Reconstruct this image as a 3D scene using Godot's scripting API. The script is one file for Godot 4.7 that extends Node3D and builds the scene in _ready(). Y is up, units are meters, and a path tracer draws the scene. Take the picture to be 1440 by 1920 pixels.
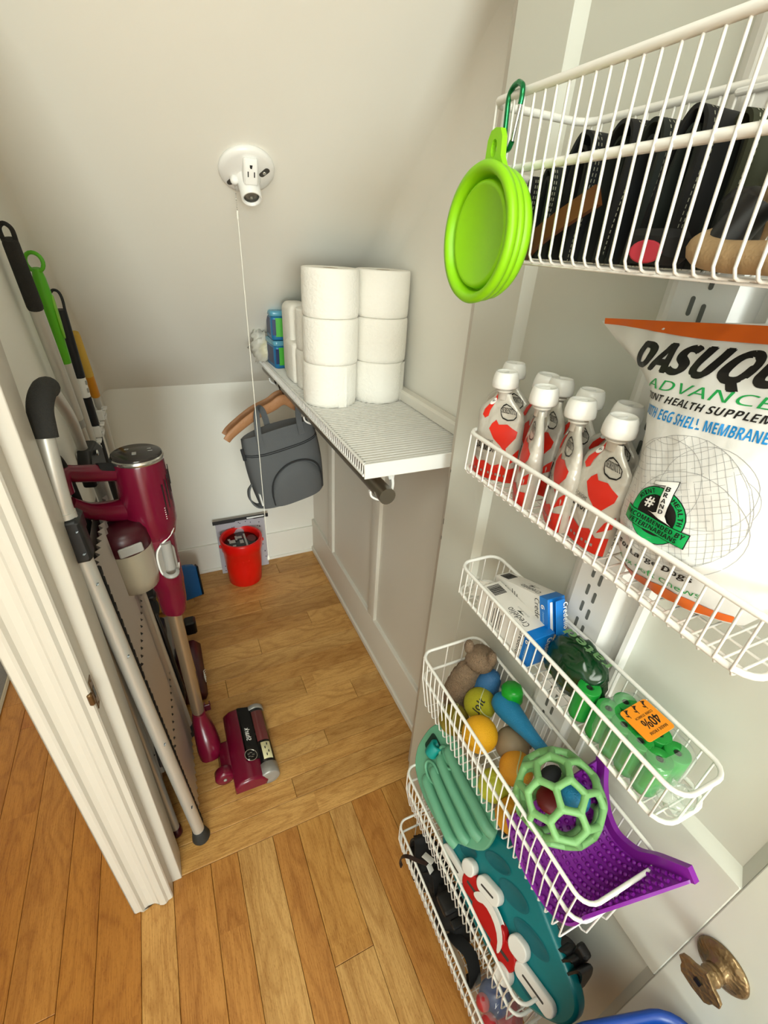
extends Node3D
# A walk-in storage closet under a sloping ceiling, seen from the hall through its open door.

const UP := Vector3.UP
var taken := {}
var mats := {}
var rng := RandomNumberGenerator.new()
var DT: Transform3D                      # the door's own frame: x along the door from its hinge, y up, z out of its inner face

# ---------------------------------------------------------------- shapes
class Sh:
	var st := SurfaceTool.new()
	var n := 0
	func _init():
		st.begin(Mesh.PRIMITIVE_TRIANGLES)
	func tri(a: Vector3, b: Vector3, c: Vector3, g := -1, ua := Vector2.ZERO, ub := Vector2.ZERO, uc := Vector2.ZERO):   # a, b, c counter-clockwise from outside
		st.set_smooth_group(g)
		st.set_uv(ua); st.add_vertex(a)
		st.set_uv(uc); st.add_vertex(c)
		st.set_uv(ub); st.add_vertex(b)
		n += 1
	func quad(a: Vector3, b: Vector3, c: Vector3, d: Vector3, g := -1, uv := []):
		if uv.is_empty():
			tri(a, b, c, g); tri(a, c, d, g)
		else:
			tri(a, b, c, g, uv[0], uv[1], uv[2]); tri(a, c, d, g, uv[0], uv[2], uv[3])
	func grid(rows: Array, closed := false, g := 0, bands := false, flip := false):       # rows of points; columns counter-clockwise about the way the rows go
		var cols: int = rows[0].size()
		var last: int = cols if closed else cols - 1
		var nr := rows.size() - 1
		for i in nr:
			for j in last:
				var k := (j + 1) % cols
				var gg: int = g + j if bands else g
				var uv := [Vector2(float(j) / last, float(i) / nr), Vector2(float(j + 1) / last, float(i) / nr), Vector2(float(j + 1) / last, float(i + 1) / nr), Vector2(float(j) / last, float(i + 1) / nr)]
				if flip:
					quad(rows[i][k], rows[i][j], rows[i + 1][j], rows[i + 1][k], gg, [uv[1], uv[0], uv[3], uv[2]])
				else:
					quad(rows[i][j], rows[i][k], rows[i + 1][k], rows[i + 1][j], gg, uv)
	func fan(ring, g := -1, flip := false):                       # flat cap; ring counter-clockwise from outside
		var c := Vector3.ZERO
		for p in ring: c += p
		c /= ring.size()
		for j in ring.size():
			var k: int = (j + 1) % ring.size()
			if flip: tri(c, ring[k], ring[j], g)
			else: tri(c, ring[j], ring[k], g)
	func sweep(pts: Array, section: Array, closed := false, scales = null, ref := Vector3.ZERO, bands := false, caps := true):   # section: Vector2 (normal, binormal), counter-clockwise
		var m := pts.size()
		var rows := []
		var t0: Vector3 = (pts[1] - pts[0]).normalized()
		if closed: t0 = (pts[1] - pts[m - 1]).normalized()
		var nrm := ref
		if nrm == Vector3.ZERO:
			nrm = UP if absf(t0.y) < 0.9 else Vector3.RIGHT
		nrm = (nrm - t0 * nrm.dot(t0)).normalized()
		var frames := []
		for i in m:
			var t: Vector3
			if closed: t = (pts[(i + 1) % m] - pts[(i - 1 + m) % m]).normalized()
			else: t = (pts[mini(i + 1, m - 1)] - pts[maxi(i - 1, 0)]).normalized()
			if ref != Vector3.ZERO: nrm = ref
			nrm = (nrm - t * nrm.dot(t))
			nrm = nrm.normalized() if nrm.length() > 1e-5 else t.cross(Vector3(0.3, 0.8, 0.5)).normalized()
			frames.append([nrm, t.cross(nrm)])
		for i in m:
			var s: float = 1.0 if scales == null else scales[i]
			var row := []
			for q in section: row.append(pts[i] + (frames[i][0] * q.x + frames[i][1] * q.y) * s)
			rows.append(row)
		if closed: rows.append(rows[0].duplicate())
		grid(rows, true, 0, bands)
		if not closed and caps:
			fan(rows[0], -1, true)
			fan(rows[m - 1], -1, false)
	func tube(pts: Array, r, sides := 8, closed := false, caps := true):
		var sec := []
		for k in sides: sec.append(Vector2(cos(TAU * k / sides), sin(TAU * k / sides)))
		var sc := []
		for i in pts.size(): sc.append(r[i] if r is Array else r)
		sweep(pts, sec, closed, sc, Vector3.ZERO, false, caps)
	func lathe(prof: Array, sides := 24, xf := Transform3D.IDENTITY, a0 := 0.0, a1 := TAU):     # prof: Vector2(radius, height) from bottom to top outside
		var rows := []
		var full := is_equal_approx(a1 - a0, TAU)
		for p in prof:
			var row := []
			for k in (sides if full else sides + 1):
				var a := a0 + (a1 - a0) * k / sides
				row.append(xf * Vector3(p.x * sin(a), p.y, p.x * cos(a)))
			rows.append(row)
		grid(rows, full)
	func slab(poly: PackedVector2Array, h: float, xf := Transform3D.IDENTITY, bev := 0.0, smooth := false):   # polygon in x, y, counter-clockwise, thick along z from 0 to h
		var m := poly.size()
		var ring := func(inset: float, z: float):
			var out := []
			for i in m:
				var a: Vector2 = poly[(i - 1 + m) % m]; var b: Vector2 = poly[i]; var c: Vector2 = poly[(i + 1) % m]
				var n1 := (b - a).normalized().orthogonal(); var n2 := (c - b).normalized().orthogonal()
				var d := (n1 + n2).normalized()
				out.append(xf * Vector3(b.x - d.x * inset, b.y - d.y * inset, z))
			return out
		var rings := []
		if bev > 0.0: rings = [ring.call(bev, 0.0), ring.call(bev * 0.3, bev * 0.3), ring.call(0.0, bev), ring.call(0.0, h - bev), ring.call(bev * 0.3, h - bev * 0.3), ring.call(bev, h)]
		else: rings = [ring.call(0.0, 0.0), ring.call(0.0, h)]
		if smooth: grid(rings, true, 3)
		else: grid(rings, true, 10, true)
		var idx := Geometry2D.triangulate_polygon(poly)
		var lo: Array = rings[0]; var hi: Array = rings[-1]
		for i in range(0, idx.size(), 3):
			var a := idx[i]; var b := idx[i + 1]; var c := idx[i + 2]
			if (poly[b] - poly[a]).cross(poly[c] - poly[a]) < 0.0:
				var t := b; b = c; c = t
			tri(hi[a], hi[b], hi[c], 5 if smooth else -1); tri(lo[a], lo[c], lo[b], 6 if smooth else -1)
	func box(c: Vector3, s: Vector3, bev := 0.0, xf := Transform3D.IDENTITY):
		var h := s * 0.5
		if bev <= 0.0:
			var p := []
			for k in 8: p.append(xf * (c + Vector3(h.x * (1 if k & 1 else -1), h.y * (1 if k & 2 else -1), h.z * (1 if k & 4 else -1))))
			for f in [[4, 5, 7, 6], [1, 0, 2, 3], [5, 1, 3, 7], [0, 4, 6, 2], [6, 7, 3, 2], [0, 1, 5, 4]]:
				quad(p[f[0]], p[f[1]], p[f[2]], p[f[3]], -1, [Vector2(0, 1), Vector2(1, 1), Vector2(1, 0), Vector2(0, 0)])
			return
		var b := minf(bev, minf(h.x, minf(h.y, h.z)) * 0.95)
		var poly := PackedVector2Array([Vector2(-h.x, -h.y + b), Vector2(-h.x + b, -h.y), Vector2(h.x - b, -h.y), Vector2(h.x, -h.y + b), Vector2(h.x, h.y - b), Vector2(h.x - b, h.y), Vector2(-h.x + b, h.y), Vector2(-h.x, h.y - b)])
		slab(poly, s.z, xf * Transform3D(Basis(), c - Vector3(0, 0, h.z)), b)
	func blob(c: Vector3, r: Vector3, nu := 20, nv := 12, xf := Transform3D.IDENTITY, f = null):       # an ellipsoid; f(direction) scales its radius
		var rows := []
		for i in nv + 1:
			var row := []
			var t := -PI / 2 + PI * i / nv
			for k in nu:
				var a := TAU * k / nu
				var d := Vector3(cos(t) * sin(a), sin(t), cos(t) * cos(a))
				var s: float = 1.0 if f == null else f.call(d)
				row.append(xf * (c + d * r * s))
			rows.append(row)
		grid(rows, true)
	func done() -> ArrayMesh:
		st.generate_normals()
		return st.commit()

# ---------------------------------------------------------------- nodes
func numbered(c: String) -> String:
	var k: int = taken.get(c, 0)
	taken[c] = k + 1
	return c if k == 0 else "%s_%03d" % [c, k]

func tag(o: Node3D, label: String, category: String, group := ""):
	o.set_meta("label", label); o.set_meta("category", category)
	if group: o.set_meta("group", group)
	return o

func thing(called: String, label: String, category: String, xf := Transform3D.IDENTITY, group := "") -> Node3D:
	var o := Node3D.new()
	o.name = numbered(called)
	add_child(o, true)
	o.transform = xf
	return tag(o, label, category, group)

func obj(called: String, sh, m: Material, parent: Node3D = self, xf := Transform3D.IDENTITY, label := "") -> MeshInstance3D:
	var o := MeshInstance3D.new()
	o.mesh = sh.done() if sh is Sh else sh
	o.material_override = m
	o.transform = xf
	o.name = numbered(called) if parent == self else called
	parent.add_child(o, true)
	if label: o.set_meta("label", label)
	return o

func struct(called: String, sh, m: Material, parent: Node3D = self) -> MeshInstance3D:
	var o := obj(called, sh, m, parent)
	if parent == self: o.set_meta("kind", "structure")
	return o

func copy(o: Node3D, xf: Transform3D, label: String) -> Node3D:
	var c := o.duplicate()
	c.name = numbered(String(o.name).trim_suffix("_001"))
	add_child(c, true)
	c.transform = xf
	c.set_meta("label", label)
	return c

# ---------------------------------------------------------------- materials
func srgb(r: float, g: float, b: float, a := 1.0) -> Color: return Color(r, g, b, a)

func mat(key: String, c: Color, rough := 0.6, metal := 0.0, bump: Texture2D = null, bump_scale := 1.0, tri_scale := 1.0) -> StandardMaterial3D:
	if mats.has(key): return mats[key]
	var m := StandardMaterial3D.new()
	m.resource_name = key
	m.albedo_color = c
	m.roughness = rough
	m.metallic = metal
	m.metallic_specular = 0.5
	if bump:
		m.normal_enabled = true
		m.normal_texture = bump
		m.normal_scale = bump_scale
		m.uv1_triplanar = true
		m.uv1_scale = Vector3.ONE * tri_scale
	mats[key] = m
	return m

func film(key: String, c: Color, rough := 0.12) -> StandardMaterial3D:
	var m := mat(key, c, rough)
	m.transparency = BaseMaterial3D.TRANSPARENCY_ALPHA
	m.cull_mode = BaseMaterial3D.CULL_DISABLED
	return m

func noise_tex(freq: float, seed_: int, size := 256, kind := FastNoiseLite.TYPE_SIMPLEX_SMOOTH, octaves := 4, strength := 4.0) -> NoiseTexture2D:
	var f := FastNoiseLite.new()
	f.noise_type = kind; f.frequency = freq; f.seed = seed_; f.fractal_octaves = octaves
	var t := NoiseTexture2D.new()
	t.width = size; t.height = size; t.seamless = true; t.as_normal_map = true; t.bump_strength = strength; t.noise = f
	return t

func oak_texture(seed_: int) -> ImageTexture:            # 1.28 m along the grain (x), 0.32 m across
	var w := 1024; var h := 256
	var warp := FastNoiseLite.new(); warp.seed = seed_; warp.frequency = 1.0; warp.fractal_octaves = 2
	var fine := FastNoiseLite.new(); fine.seed = seed_ + 7; fine.frequency = 1.0; fine.fractal_octaves = 2
	var data := PackedByteArray(); data.resize(w * h * 3)
	var k := 0
	var light := Vector3(0.87, 0.69, 0.42); var dark := Vector3(0.66, 0.465, 0.225)
	for y in h:
		for x in w:
			var q := y * 0.055 + warp.get_noise_2d(x * 0.0032, y * 0.011) * 5.2
			var ring := 0.5 + 0.5 * sin(q * 2.2)
			ring = pow(ring, 3.0)
			var streak := fine.get_noise_2d(x * 0.010, y * 0.52)
			var pore := fine.get_noise_2d(x * 0.055 + 90.0, y * 0.95 + 40.0)
			var wide := warp.get_noise_2d(x * 0.0012 + 30.0, y * 0.009 + 11.0)
			var t := 0.22 + 0.30 * ring + 0.42 * streak + 0.36 * wide + (0.30 if pore > 0.36 else 0.0)
			var c := light.lerp(dark, clampf(t, 0.0, 1.15))
			data[k] = int(clampf(c.x, 0, 1) * 255); data[k + 1] = int(clampf(c.y, 0, 1) * 255); data[k + 2] = int(clampf(c.z, 0, 1) * 255)
			k += 3
	return ImageTexture.create_from_image(Image.create_from_data(w, h, false, Image.FORMAT_RGB8, data))

# ---------------------------------------------------------------- lettering
func letters(s: String, font := "Droid Sans", weight := 700, italic := false) -> PackedVector3Array:    # triangles in a box 0..1 by 0..1, with the true aspect in the last entry's x
	var tm := TextMesh.new()
	var f := SystemFont.new()
	f.font_names = PackedStringArray([font]); f.font_weight = weight; f.font_italic = italic
	tm.font = f; tm.text = s; tm.font_size = 64; tm.pixel_size = 0.01; tm.depth = 0.0; tm.curve_step = 1.6
	var arr := tm.get_mesh_arrays()
	var v: PackedVector3Array = arr[Mesh.ARRAY_VERTEX]
	var ix = arr[Mesh.ARRAY_INDEX]
	var out := PackedVector3Array()
	var lo := Vector3.INF; var hi := -Vector3.INF
	for p in v: lo = lo.min(p); hi = hi.max(p)
	var s2 := hi - lo
	if ix == null or ix.size() == 0:
		for p in v: out.append(Vector3((p.x - lo.x) / s2.x, (p.y - lo.y) / s2.y, 0))
	else:
		for i in ix: out.append(Vector3((v[i].x - lo.x) / s2.x, (v[i].y - lo.y) / s2.y, 0))
	out.append(Vector3(s2.x / s2.y, 0, 0))
	return out

func lay(sh: Sh, tris: PackedVector3Array, put: Callable, finest := 1.0):     # put(x, y) maps the box onto a surface
	for i in range(0, tris.size() - 2, 3):
		split(sh, tris[i], tris[i + 1], tris[i + 2], put, finest, 0)

func split(sh: Sh, a: Vector3, b: Vector3, c: Vector3, put: Callable, finest: float, deep: int):
	var e := [a.distance_to(b), b.distance_to(c), c.distance_to(a)]
	var k := 0
	if e[1] > e[k]: k = 1
	if e[2] > e[k]: k = 2
	if e[k] > finest and deep < 6:
		if k == 0: split(sh, a, (a + b) / 2, c, put, finest, deep + 1); split(sh, (a + b) / 2, b, c, put, finest, deep + 1)
		elif k == 1: split(sh, a, b, (b + c) / 2, put, finest, deep + 1); split(sh, a, (b + c) / 2, c, put, finest, deep + 1)
		else: split(sh, a, b, (c + a) / 2, put, finest, deep + 1); split(sh, (c + a) / 2, b, c, put, finest, deep + 1)
		return
	var pa: Vector3 = put.call(a.x, a.y); var pb: Vector3 = put.call(b.x, b.y); var pc: Vector3 = put.call(c.x, c.y)
	if (b - a).cross(c - a).z < 0.0: sh.tri(pa, pc, pb, 1)
	else: sh.tri(pa, pb, pc, 1)

func patch(sh: Sh, poly: Array, put: Callable, finest := 0.2):          # a flat-printed polygon laid onto a surface
	var pk := PackedVector2Array(poly)
	var idx := Geometry2D.triangulate_polygon(pk)
	for i in range(0, idx.size(), 3):
		split(sh, Vector3(pk[idx[i]].x, pk[idx[i]].y, 0), Vector3(pk[idx[i + 1]].x, pk[idx[i + 1]].y, 0), Vector3(pk[idx[i + 2]].x, pk[idx[i + 2]].y, 0), put, finest, 0)

func words(parent: Node3D, s: String, m: Material, put: Callable, font := "Droid Sans", weight := 700, finest := 0.5):
	var sh := Sh.new()
	lay(sh, letters(s, font, weight), put, finest)
	return obj("lettering", sh, m, parent)

func face(o: Vector3, x: Vector3, y: Vector3, lift := 0.0004) -> Callable:      # a flat rectangle to print on
	var nn := x.cross(y).normalized() * lift
	return func(a, b): return o + x * a + y * b + nn

func rounded(w: float, h: float, r: float, k := 4) -> PackedVector2Array:       # a rounded rectangle about the origin, counter-clockwise
	var out := PackedVector2Array()
	for q in [[w / 2 - r, -h / 2 + r, -PI / 2], [w / 2 - r, h / 2 - r, 0.0], [-w / 2 + r, h / 2 - r, PI / 2], [-w / 2 + r, -h / 2 + r, PI]]:
		for i in k + 1:
			var a: float = q[2] + PI / 2 * i / k
			out.append(Vector2(q[0] + r * cos(a), q[1] + r * sin(a)))
	return out

func oval(rx: float, ry: float, k := 24, cx := 0.0, cy := 0.0) -> PackedVector2Array:
	var out := PackedVector2Array()
	for i in k: out.append(Vector2(cx + rx * cos(TAU * i / k), cy + ry * sin(TAU * i / k)))
	return out

func bend(pts: Array, per := 6, closed := false) -> Array:        # a Catmull-Rom curve through the points
	var out := []
	var m := pts.size()
	for i in (m if closed else m - 1):
		var a: Vector3 = pts[(i - 1 + m) % m] if closed or i > 0 else pts[0]
		var b: Vector3 = pts[i]
		var c: Vector3 = pts[(i + 1) % m]
		var d: Vector3 = pts[(i + 2) % m] if closed or i + 2 < m else pts[m - 1]
		for k in per:
			var t := float(k) / per
			out.append(0.5 * ((2.0 * b) + (c - a) * t + (2.0 * a - 5.0 * b + 4.0 * c - d) * t * t + (3.0 * b - a - 3.0 * c + d) * t * t * t))
	if not closed: out.append(pts[m - 1])
	return out

func V(x: float, y: float, z: float) -> Vector3: return Vector3(x, y, z)
func at(x: float, y: float, z: float, yaw := 0.0) -> Transform3D: return Transform3D(Basis(UP, yaw), Vector3(x, y, z))
func aim(from: Vector3, to: Vector3) -> Transform3D:           # y along from -> to
	var y := (to - from).normalized()
	var x := y.cross(Vector3(0, 0, 1)).normalized() if absf(y.z) < 0.95 else y.cross(Vector3(1, 0, 0)).normalized()
	return Transform3D(Basis(x, y, x.cross(y)), from)
const CAMX := Vector3(0.906066, 0.055547, 0.419475)
const CAMY := Vector3(0.169202, 0.861075, -0.479501)
const CAMZ := Vector3(-0.387834, 0.505435, 0.770792)

# ================================================================ the scene
func _ready():
	rng.seed = 11
	var cam := Camera3D.new()
	cam.name = "camera"
	cam.transform = Transform3D(Basis(CAMX, CAMY, CAMZ), Vector3(0, 1.6, 0))
	cam.fov = 96.551
	cam.near = 0.02; cam.far = 60.0
	add_child(cam)
	cam.current = true
	var env := Environment.new()
	env.background_mode = Environment.BG_SKY
	var sky := Sky.new()
	var ps := ProceduralSkyMaterial.new()
	ps.sky_top_color = Color(0.62, 0.72, 0.86); ps.sky_horizon_color = Color(0.86, 0.89, 0.92)
	ps.ground_horizon_color = Color(0.6, 0.6, 0.58); ps.ground_bottom_color = Color(0.4, 0.4, 0.38)
	sky.sky_material = ps
	env.sky = sky
	env.tonemap_mode = Environment.TONE_MAPPER_LINEAR
	env.tonemap_exposure = 1.22
	env.sdfgi_enabled = true; env.ssao_enabled = true; env.ssil_enabled = true
	var we := WorldEnvironment.new()
	we.name = "world"
	we.environment = env
	add_child(we)
	# daylight through the hall's window behind the camera, and the hall's ceiling panel
	var day := AreaLight3D.new()
	day.name = "window_daylight"
	day.area_size = Vector2(2.2, 1.7); day.area_normalize_energy = true
	day.light_energy = 24.0; day.light_color = Color(0.955, 1.0, 0.985); day.shadow_enabled = true
	day.area_range = 20.0
	add_child(day)
	day.transform = Transform3D(Basis(Vector3(1, 0, 0), Vector3(0, 1, 0), Vector3(0, 0, 1)), Vector3(-0.9, 1.45, 6.3))
	var side := AreaLight3D.new()
	side.name = "side_window_daylight"
	side.area_size = Vector2(2.2, 1.5); side.area_normalize_energy = true
	side.light_energy = 6.5; side.light_color = Color(0.955, 1.0, 0.985); side.shadow_enabled = true
	side.area_range = 20.0
	add_child(side)
	side.transform = Transform3D(Basis(Vector3(0, 0, -1), Vector3(0, 1, 0), Vector3(1, 0, 0)), Vector3(-2.85, 1.45, 2.3))
	var top := AreaLight3D.new()
	top.name = "ceiling_panel_light"
	top.area_size = Vector2(0.9, 0.9); top.area_normalize_energy = true
	top.light_energy = 2.2; top.light_color = Color(0.96, 1.0, 0.95); top.shadow_enabled = true
	top.area_range = 10.0
	add_child(top)
	top.transform = Transform3D(Basis(Vector3(1, 0, 0), Vector3(0, 0, -1), Vector3(0, 1, 0)), Vector3(-0.35, 2.375, 0.75))
	DT = Transform3D(Basis(Vector3(-0.0212234, 0, 0.9997748), UP, Vector3(-0.9997748, 0, -0.0212234)), Vector3(0.535172, 0, -0.744828))
	materials()
	room()
	door()
	shelf_and_rolls()
	hanging()
	back_corner()
	vacuums()
	ladder()
	poles()
	lamp()
	baskets()
	top_basket()
	pouch_basket()
	box_basket()
	toy_basket()
	board_basket()
	low_basket()
	floor_bin()

func materials():
	var paint := noise_tex(0.03, 3, 256, FastNoiseLite.TYPE_SIMPLEX_SMOOTH, 4, 1.2)
	mat("wall_paint", Color(0.945, 0.935, 0.90), 0.62, 0.0, paint, 0.25, 2.0)
	mat("slope_paint", Color(0.945, 0.935, 0.90), 0.7, 0.0, paint, 0.25, 2.0)
	mat("panel_paint", Color(0.90, 0.885, 0.845), 0.5, 0.0, paint, 0.15, 1.0)
	mat("trim_paint", Color(0.79, 0.765, 0.72), 0.38, 0.0, paint, 0.12, 1.0)
	mat("door_paint", Color(0.84, 0.845, 0.805), 0.34, 0.0, paint, 0.15, 1.0)
	mat("hall_wall", Color(0.86, 0.85, 0.82), 0.7)
	mat("white_wire", Color(0.95, 0.945, 0.925), 0.3)
	mat("white_metal", Color(0.93, 0.925, 0.91), 0.28)
	mat("dark_gap", Color(0.16, 0.13, 0.10), 0.8)
	mat("black", Color(0.055, 0.055, 0.06), 0.45)
	mat("black_soft", Color(0.07, 0.07, 0.075), 0.85)
	mat("black_gloss", Color(0.04, 0.04, 0.045), 0.15)
	mat("aluminium", Color(0.80, 0.79, 0.76), 0.42, 0.55)
	mat("chrome", Color(0.82, 0.82, 0.80), 0.2, 0.95)
	mat("foam", Color(0.16, 0.155, 0.145), 0.95, 0.0, noise_tex(0.12, 5, 256, FastNoiseLite.TYPE_SIMPLEX_SMOOTH, 3, 6.0), 0.6, 8.0)
	mat("maroon", Color(0.42, 0.045, 0.16), 0.22)
	mat("maroon_dark", Color(0.25, 0.035, 0.09), 0.35)
	mat("grey_plastic", Color(0.62, 0.61, 0.59), 0.35)
	mat("white_plastic", Color(0.93, 0.925, 0.91), 0.3)
	mat("paper", Color(0.965, 0.95, 0.915), 0.9, 0.0, noise_tex(0.05, 9, 256, FastNoiseLite.TYPE_SIMPLEX_SMOOTH, 5, 5.0), 0.5, 7.0)
	mat("ink", Color(0.03, 0.03, 0.03), 0.45)
	mat("print_white", Color(0.95, 0.95, 0.94), 0.45)

# ---------------------------------------------------------------- floor, walls, trim
func plank(parent: Node3D, x0: float, x1: float, z0: float, z1: float, along_x: bool, tone: int):
	var gap := 0.00055
	x0 += gap; x1 -= gap; z0 += gap; z1 -= gap
	var bv := 0.0009
	var sh := Sh.new()
	var off := Vector2(rng.randf(), rng.randf())
	var uvof := func(p: Vector3): return Vector2(p.x / 1.28, p.z / 0.32) + off if along_x else Vector2(p.z / 1.28, p.x / 0.32) + off
	var t := [V(x0 + bv, 0, z0 + bv), V(x0 + bv, 0, z1 - bv), V(x1 - bv, 0, z1 - bv), V(x1 - bv, 0, z0 + bv)]
	var m := [V(x0, -bv, z0), V(x0, -bv, z1), V(x1, -bv, z1), V(x1, -bv, z0)]
	var b := [V(x0, -0.014, z0), V(x0, -0.014, z1), V(x1, -0.014, z1), V(x1, -0.014, z0)]
	sh.quad(t[0], t[1], t[2], t[3], -1, [uvof.call(t[0]), uvof.call(t[1]), uvof.call(t[2]), uvof.call(t[3])])
	for i in 4:
		var j := (i + 1) % 4
		sh.quad(m[i], m[j], t[j], t[i], -1, [uvof.call(m[i]), uvof.call(m[j]), uvof.call(t[j]), uvof.call(t[i])])
		sh.quad(b[i], b[j], m[j], m[i], -1, [uvof.call(m[i]), uvof.call(m[j]), uvof.call(m[j]), uvof.call(m[i])])
	obj("plank", sh, mats["oak_%d" % tone], parent)

func room():
	# oak boards
	var tex := [oak_texture(21), oak_texture(58)]
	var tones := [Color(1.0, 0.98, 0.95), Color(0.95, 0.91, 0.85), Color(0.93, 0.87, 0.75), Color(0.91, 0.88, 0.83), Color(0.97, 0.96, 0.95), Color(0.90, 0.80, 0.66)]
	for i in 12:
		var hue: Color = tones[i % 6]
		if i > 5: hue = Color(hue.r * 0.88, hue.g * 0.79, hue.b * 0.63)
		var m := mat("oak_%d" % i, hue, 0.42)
		m.albedo_texture = tex[i % 2]
	var sh := Sh.new()
	sh.box(V(-0.7, -0.05, 1.9), V(5.0, 0.07, 9.4))
	var fl := struct("floor", sh, mat("subfloor", Color(0.36, 0.23, 0.12), 0.8))
	# closet boards, laid across
	var zs := [-0.755, -0.835, -0.906, -0.972, -1.038, -1.119, -1.215, -1.313, -1.407, -1.487, -1.588, -1.68, -1.77, -1.85, -1.95, -2.03, -2.12, -2.22]
	var cuts := {1: [0.166], 3: [0.325], 4: [-0.02], 6: [0.314], 7: [0.02], 9: [0.19], 10: [0.45], 12: [0.25], 14: [-0.05], 15: [0.4], 5: [0.5]}
	for i in zs.size() - 1:
		var xs := [-0.33]
		xs.append_array(cuts.get(i, []))
		xs.append(0.68)
		for k in xs.size() - 1: plank(fl, xs[k], xs[k + 1], zs[i + 1], zs[i], true, [0, 1, 4, 0, 3, 4, 0, 1][(i * 3 + k * 2 + i / 3) % 8])
	# hall boards, laid lengthways
	var hx := [-1.60, -1.50, -1.42, -1.32, -1.24, -1.14, -1.06, -0.957, -0.878, -0.774, -0.690, -0.588, -0.4835, -0.404, -0.301, -0.2185, -0.1165, -0.0395, 0.066, 0.143, 0.25, 0.327, 0.435, 0.51, 0.615, 0.69, 0.795, 0.87, 0.98, 1.06, 1.16, 1.24, 1.34, 1.42, 1.52, 1.60]
	var hcut := {11: [-0.585], 13: [-0.95], 14: [-0.885], 15: [0.3], 19: [-0.394], 18: [0.42], 20: [0.1], 16: [0.5], 12: [0.2], 21: [0.62], 17: [0.05]}
	for i in hx.size() - 1:
		var back := -2.6 if hx[i + 1] <= -0.30 else -0.755
		var cc: Array = [back]
		if hx[i + 1] <= -0.30: cc.append_array([-1.72 + 0.13 * (i % 4)])
		cc.append_array(hcut.get(i, [rng.randf_range(0.0, 0.7)]))
		cc.append(1.4 if i > 5 and i < 28 else 1.4)
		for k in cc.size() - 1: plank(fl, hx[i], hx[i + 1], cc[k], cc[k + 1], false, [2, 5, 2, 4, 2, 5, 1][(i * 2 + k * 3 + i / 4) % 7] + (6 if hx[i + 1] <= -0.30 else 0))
	sh = Sh.new()
	sh.box(V(-0.65, -0.007, 3.95), V(4.5, 0.014, 5.1)); sh.box(V(-2.25, -0.007, -0.6), V(1.298, 0.014, 4.0))
	obj("board_field", sh, mats["oak_2"], fl).set_meta("kind", "stuff")
	# shell
	var wp: Material = mats["wall_paint"]
	sh = Sh.new(); sh.box(V(0.714, 1.2, -1.55), V(0.10, 2.4, 1.48)); struct("wall_right", sh, wp)
	sh = Sh.new(); sh.box(V(-0.281, 1.02, -1.555), V(0.07, 2.04, 1.51)); struct("wall_left", sh, wp)
	sh = Sh.new(); sh.box(V(0.18, 0.55, -2.24), V(0.99, 1.1, 0.10)); struct("wall_back", sh, wp)
	# the slope: from the knee wall up and forward, a slab 10 cm thick, with a soft plaster curve where it meets the right wall
	sh = Sh.new()
	var rise := 0.735
	var lo := V(0, 1.015, -2.19); var hi := V(0, 1.015 + rise * 1.36, -0.83)
	var nn := V(0, 1, -rise).normalized() * 0.10
	var ext := (hi - lo).normalized()
	var a := lo - ext * 0.12; var b := hi + ext * 0.06
	sh.quad(a + V(-0.3, 0, 0), a + V(0.74, 0, 0), b + V(0.74, 0, 0), b + V(-0.3, 0, 0))
	sh.quad(a + nn + V(0.74, 0, 0), a + nn + V(-0.3, 0, 0), b + nn + V(-0.3, 0, 0), b + nn + V(0.74, 0, 0))
	for s in [[-0.3, false], [0.74, true]]:
		var q := [a + V(s[0], 0, 0), b + V(s[0], 0, 0), b + nn + V(s[0], 0, 0), a + nn + V(s[0], 0, 0)]
		if s[1]: q.reverse()
		sh.quad(q[0], q[1], q[2], q[3])
	sh.quad(a + V(-0.3, 0, 0), a + nn + V(-0.3, 0, 0), a + nn + V(0.74, 0, 0), a + V(0.74, 0, 0))
	sh.quad(b + V(0.74, 0, 0), b + nn + V(0.74, 0, 0), b + nn + V(-0.3, 0, 0), b + V(-0.3, 0, 0))
	var ce := struct("ceiling", sh, mats["slope_paint"])
	var nd := -nn.normalized()
	for side in [[0.664, 1.0, 0.05], [-0.246, -1.0, 0.035]]:
		var rr: float = side[2]
		var rows := []
		for i in 9:
			var row := []
			var base := lo.lerp(hi, i / 8.0)
			for k in 9:
				var t := PI / 2 * k / 8
				row.append(V(side[0], 0, 0) + base + V(-side[1] * rr * (1.0 - sin(t)), 0, 0) + nd * rr * (1.0 - cos(t)))
			rows.append(row)
		sh = Sh.new(); sh.grid(rows, false, 0, false, side[1] < 0)
		obj("plaster_curve", sh, mats["slope_paint"], ce)
	# hall shell
	var hw: Material = mats["hall_wall"]
	sh = Sh.new()
	sh.box(V(0.18, 2.24, -0.79), V(1.1, 0.40, 0.08)); sh.box(V(1.15, 1.22, -0.80), V(1.0, 2.44, 0.07))
	struct("wall_front", sh, hw)
	sh = Sh.new(); sh.box(V(-0.7, 2.47, 1.9), V(4.9, 0.1, 9.3)); struct("ceiling_hall", sh, hw)
	sh = Sh.new(); sh.box(V(1.65, 1.2, 2.85), V(0.1, 2.45, 7.4)); struct("wall_hall_right", sh, hw)
	sh = Sh.new(); sh.box(V(-2.95, 1.2, -0.7), V(0.1, 2.45, 3.8)); sh.box(V(-2.95, 1.2, 4.95), V(0.1, 2.45, 3.1)); sh.box(V(-2.95, 0.34, 2.3), V(0.1, 0.72, 2.2)); sh.box(V(-2.95, 2.32, 2.3), V(0.1, 0.24, 2.2)); struct("wall_hall_left", sh, hw)
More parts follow.
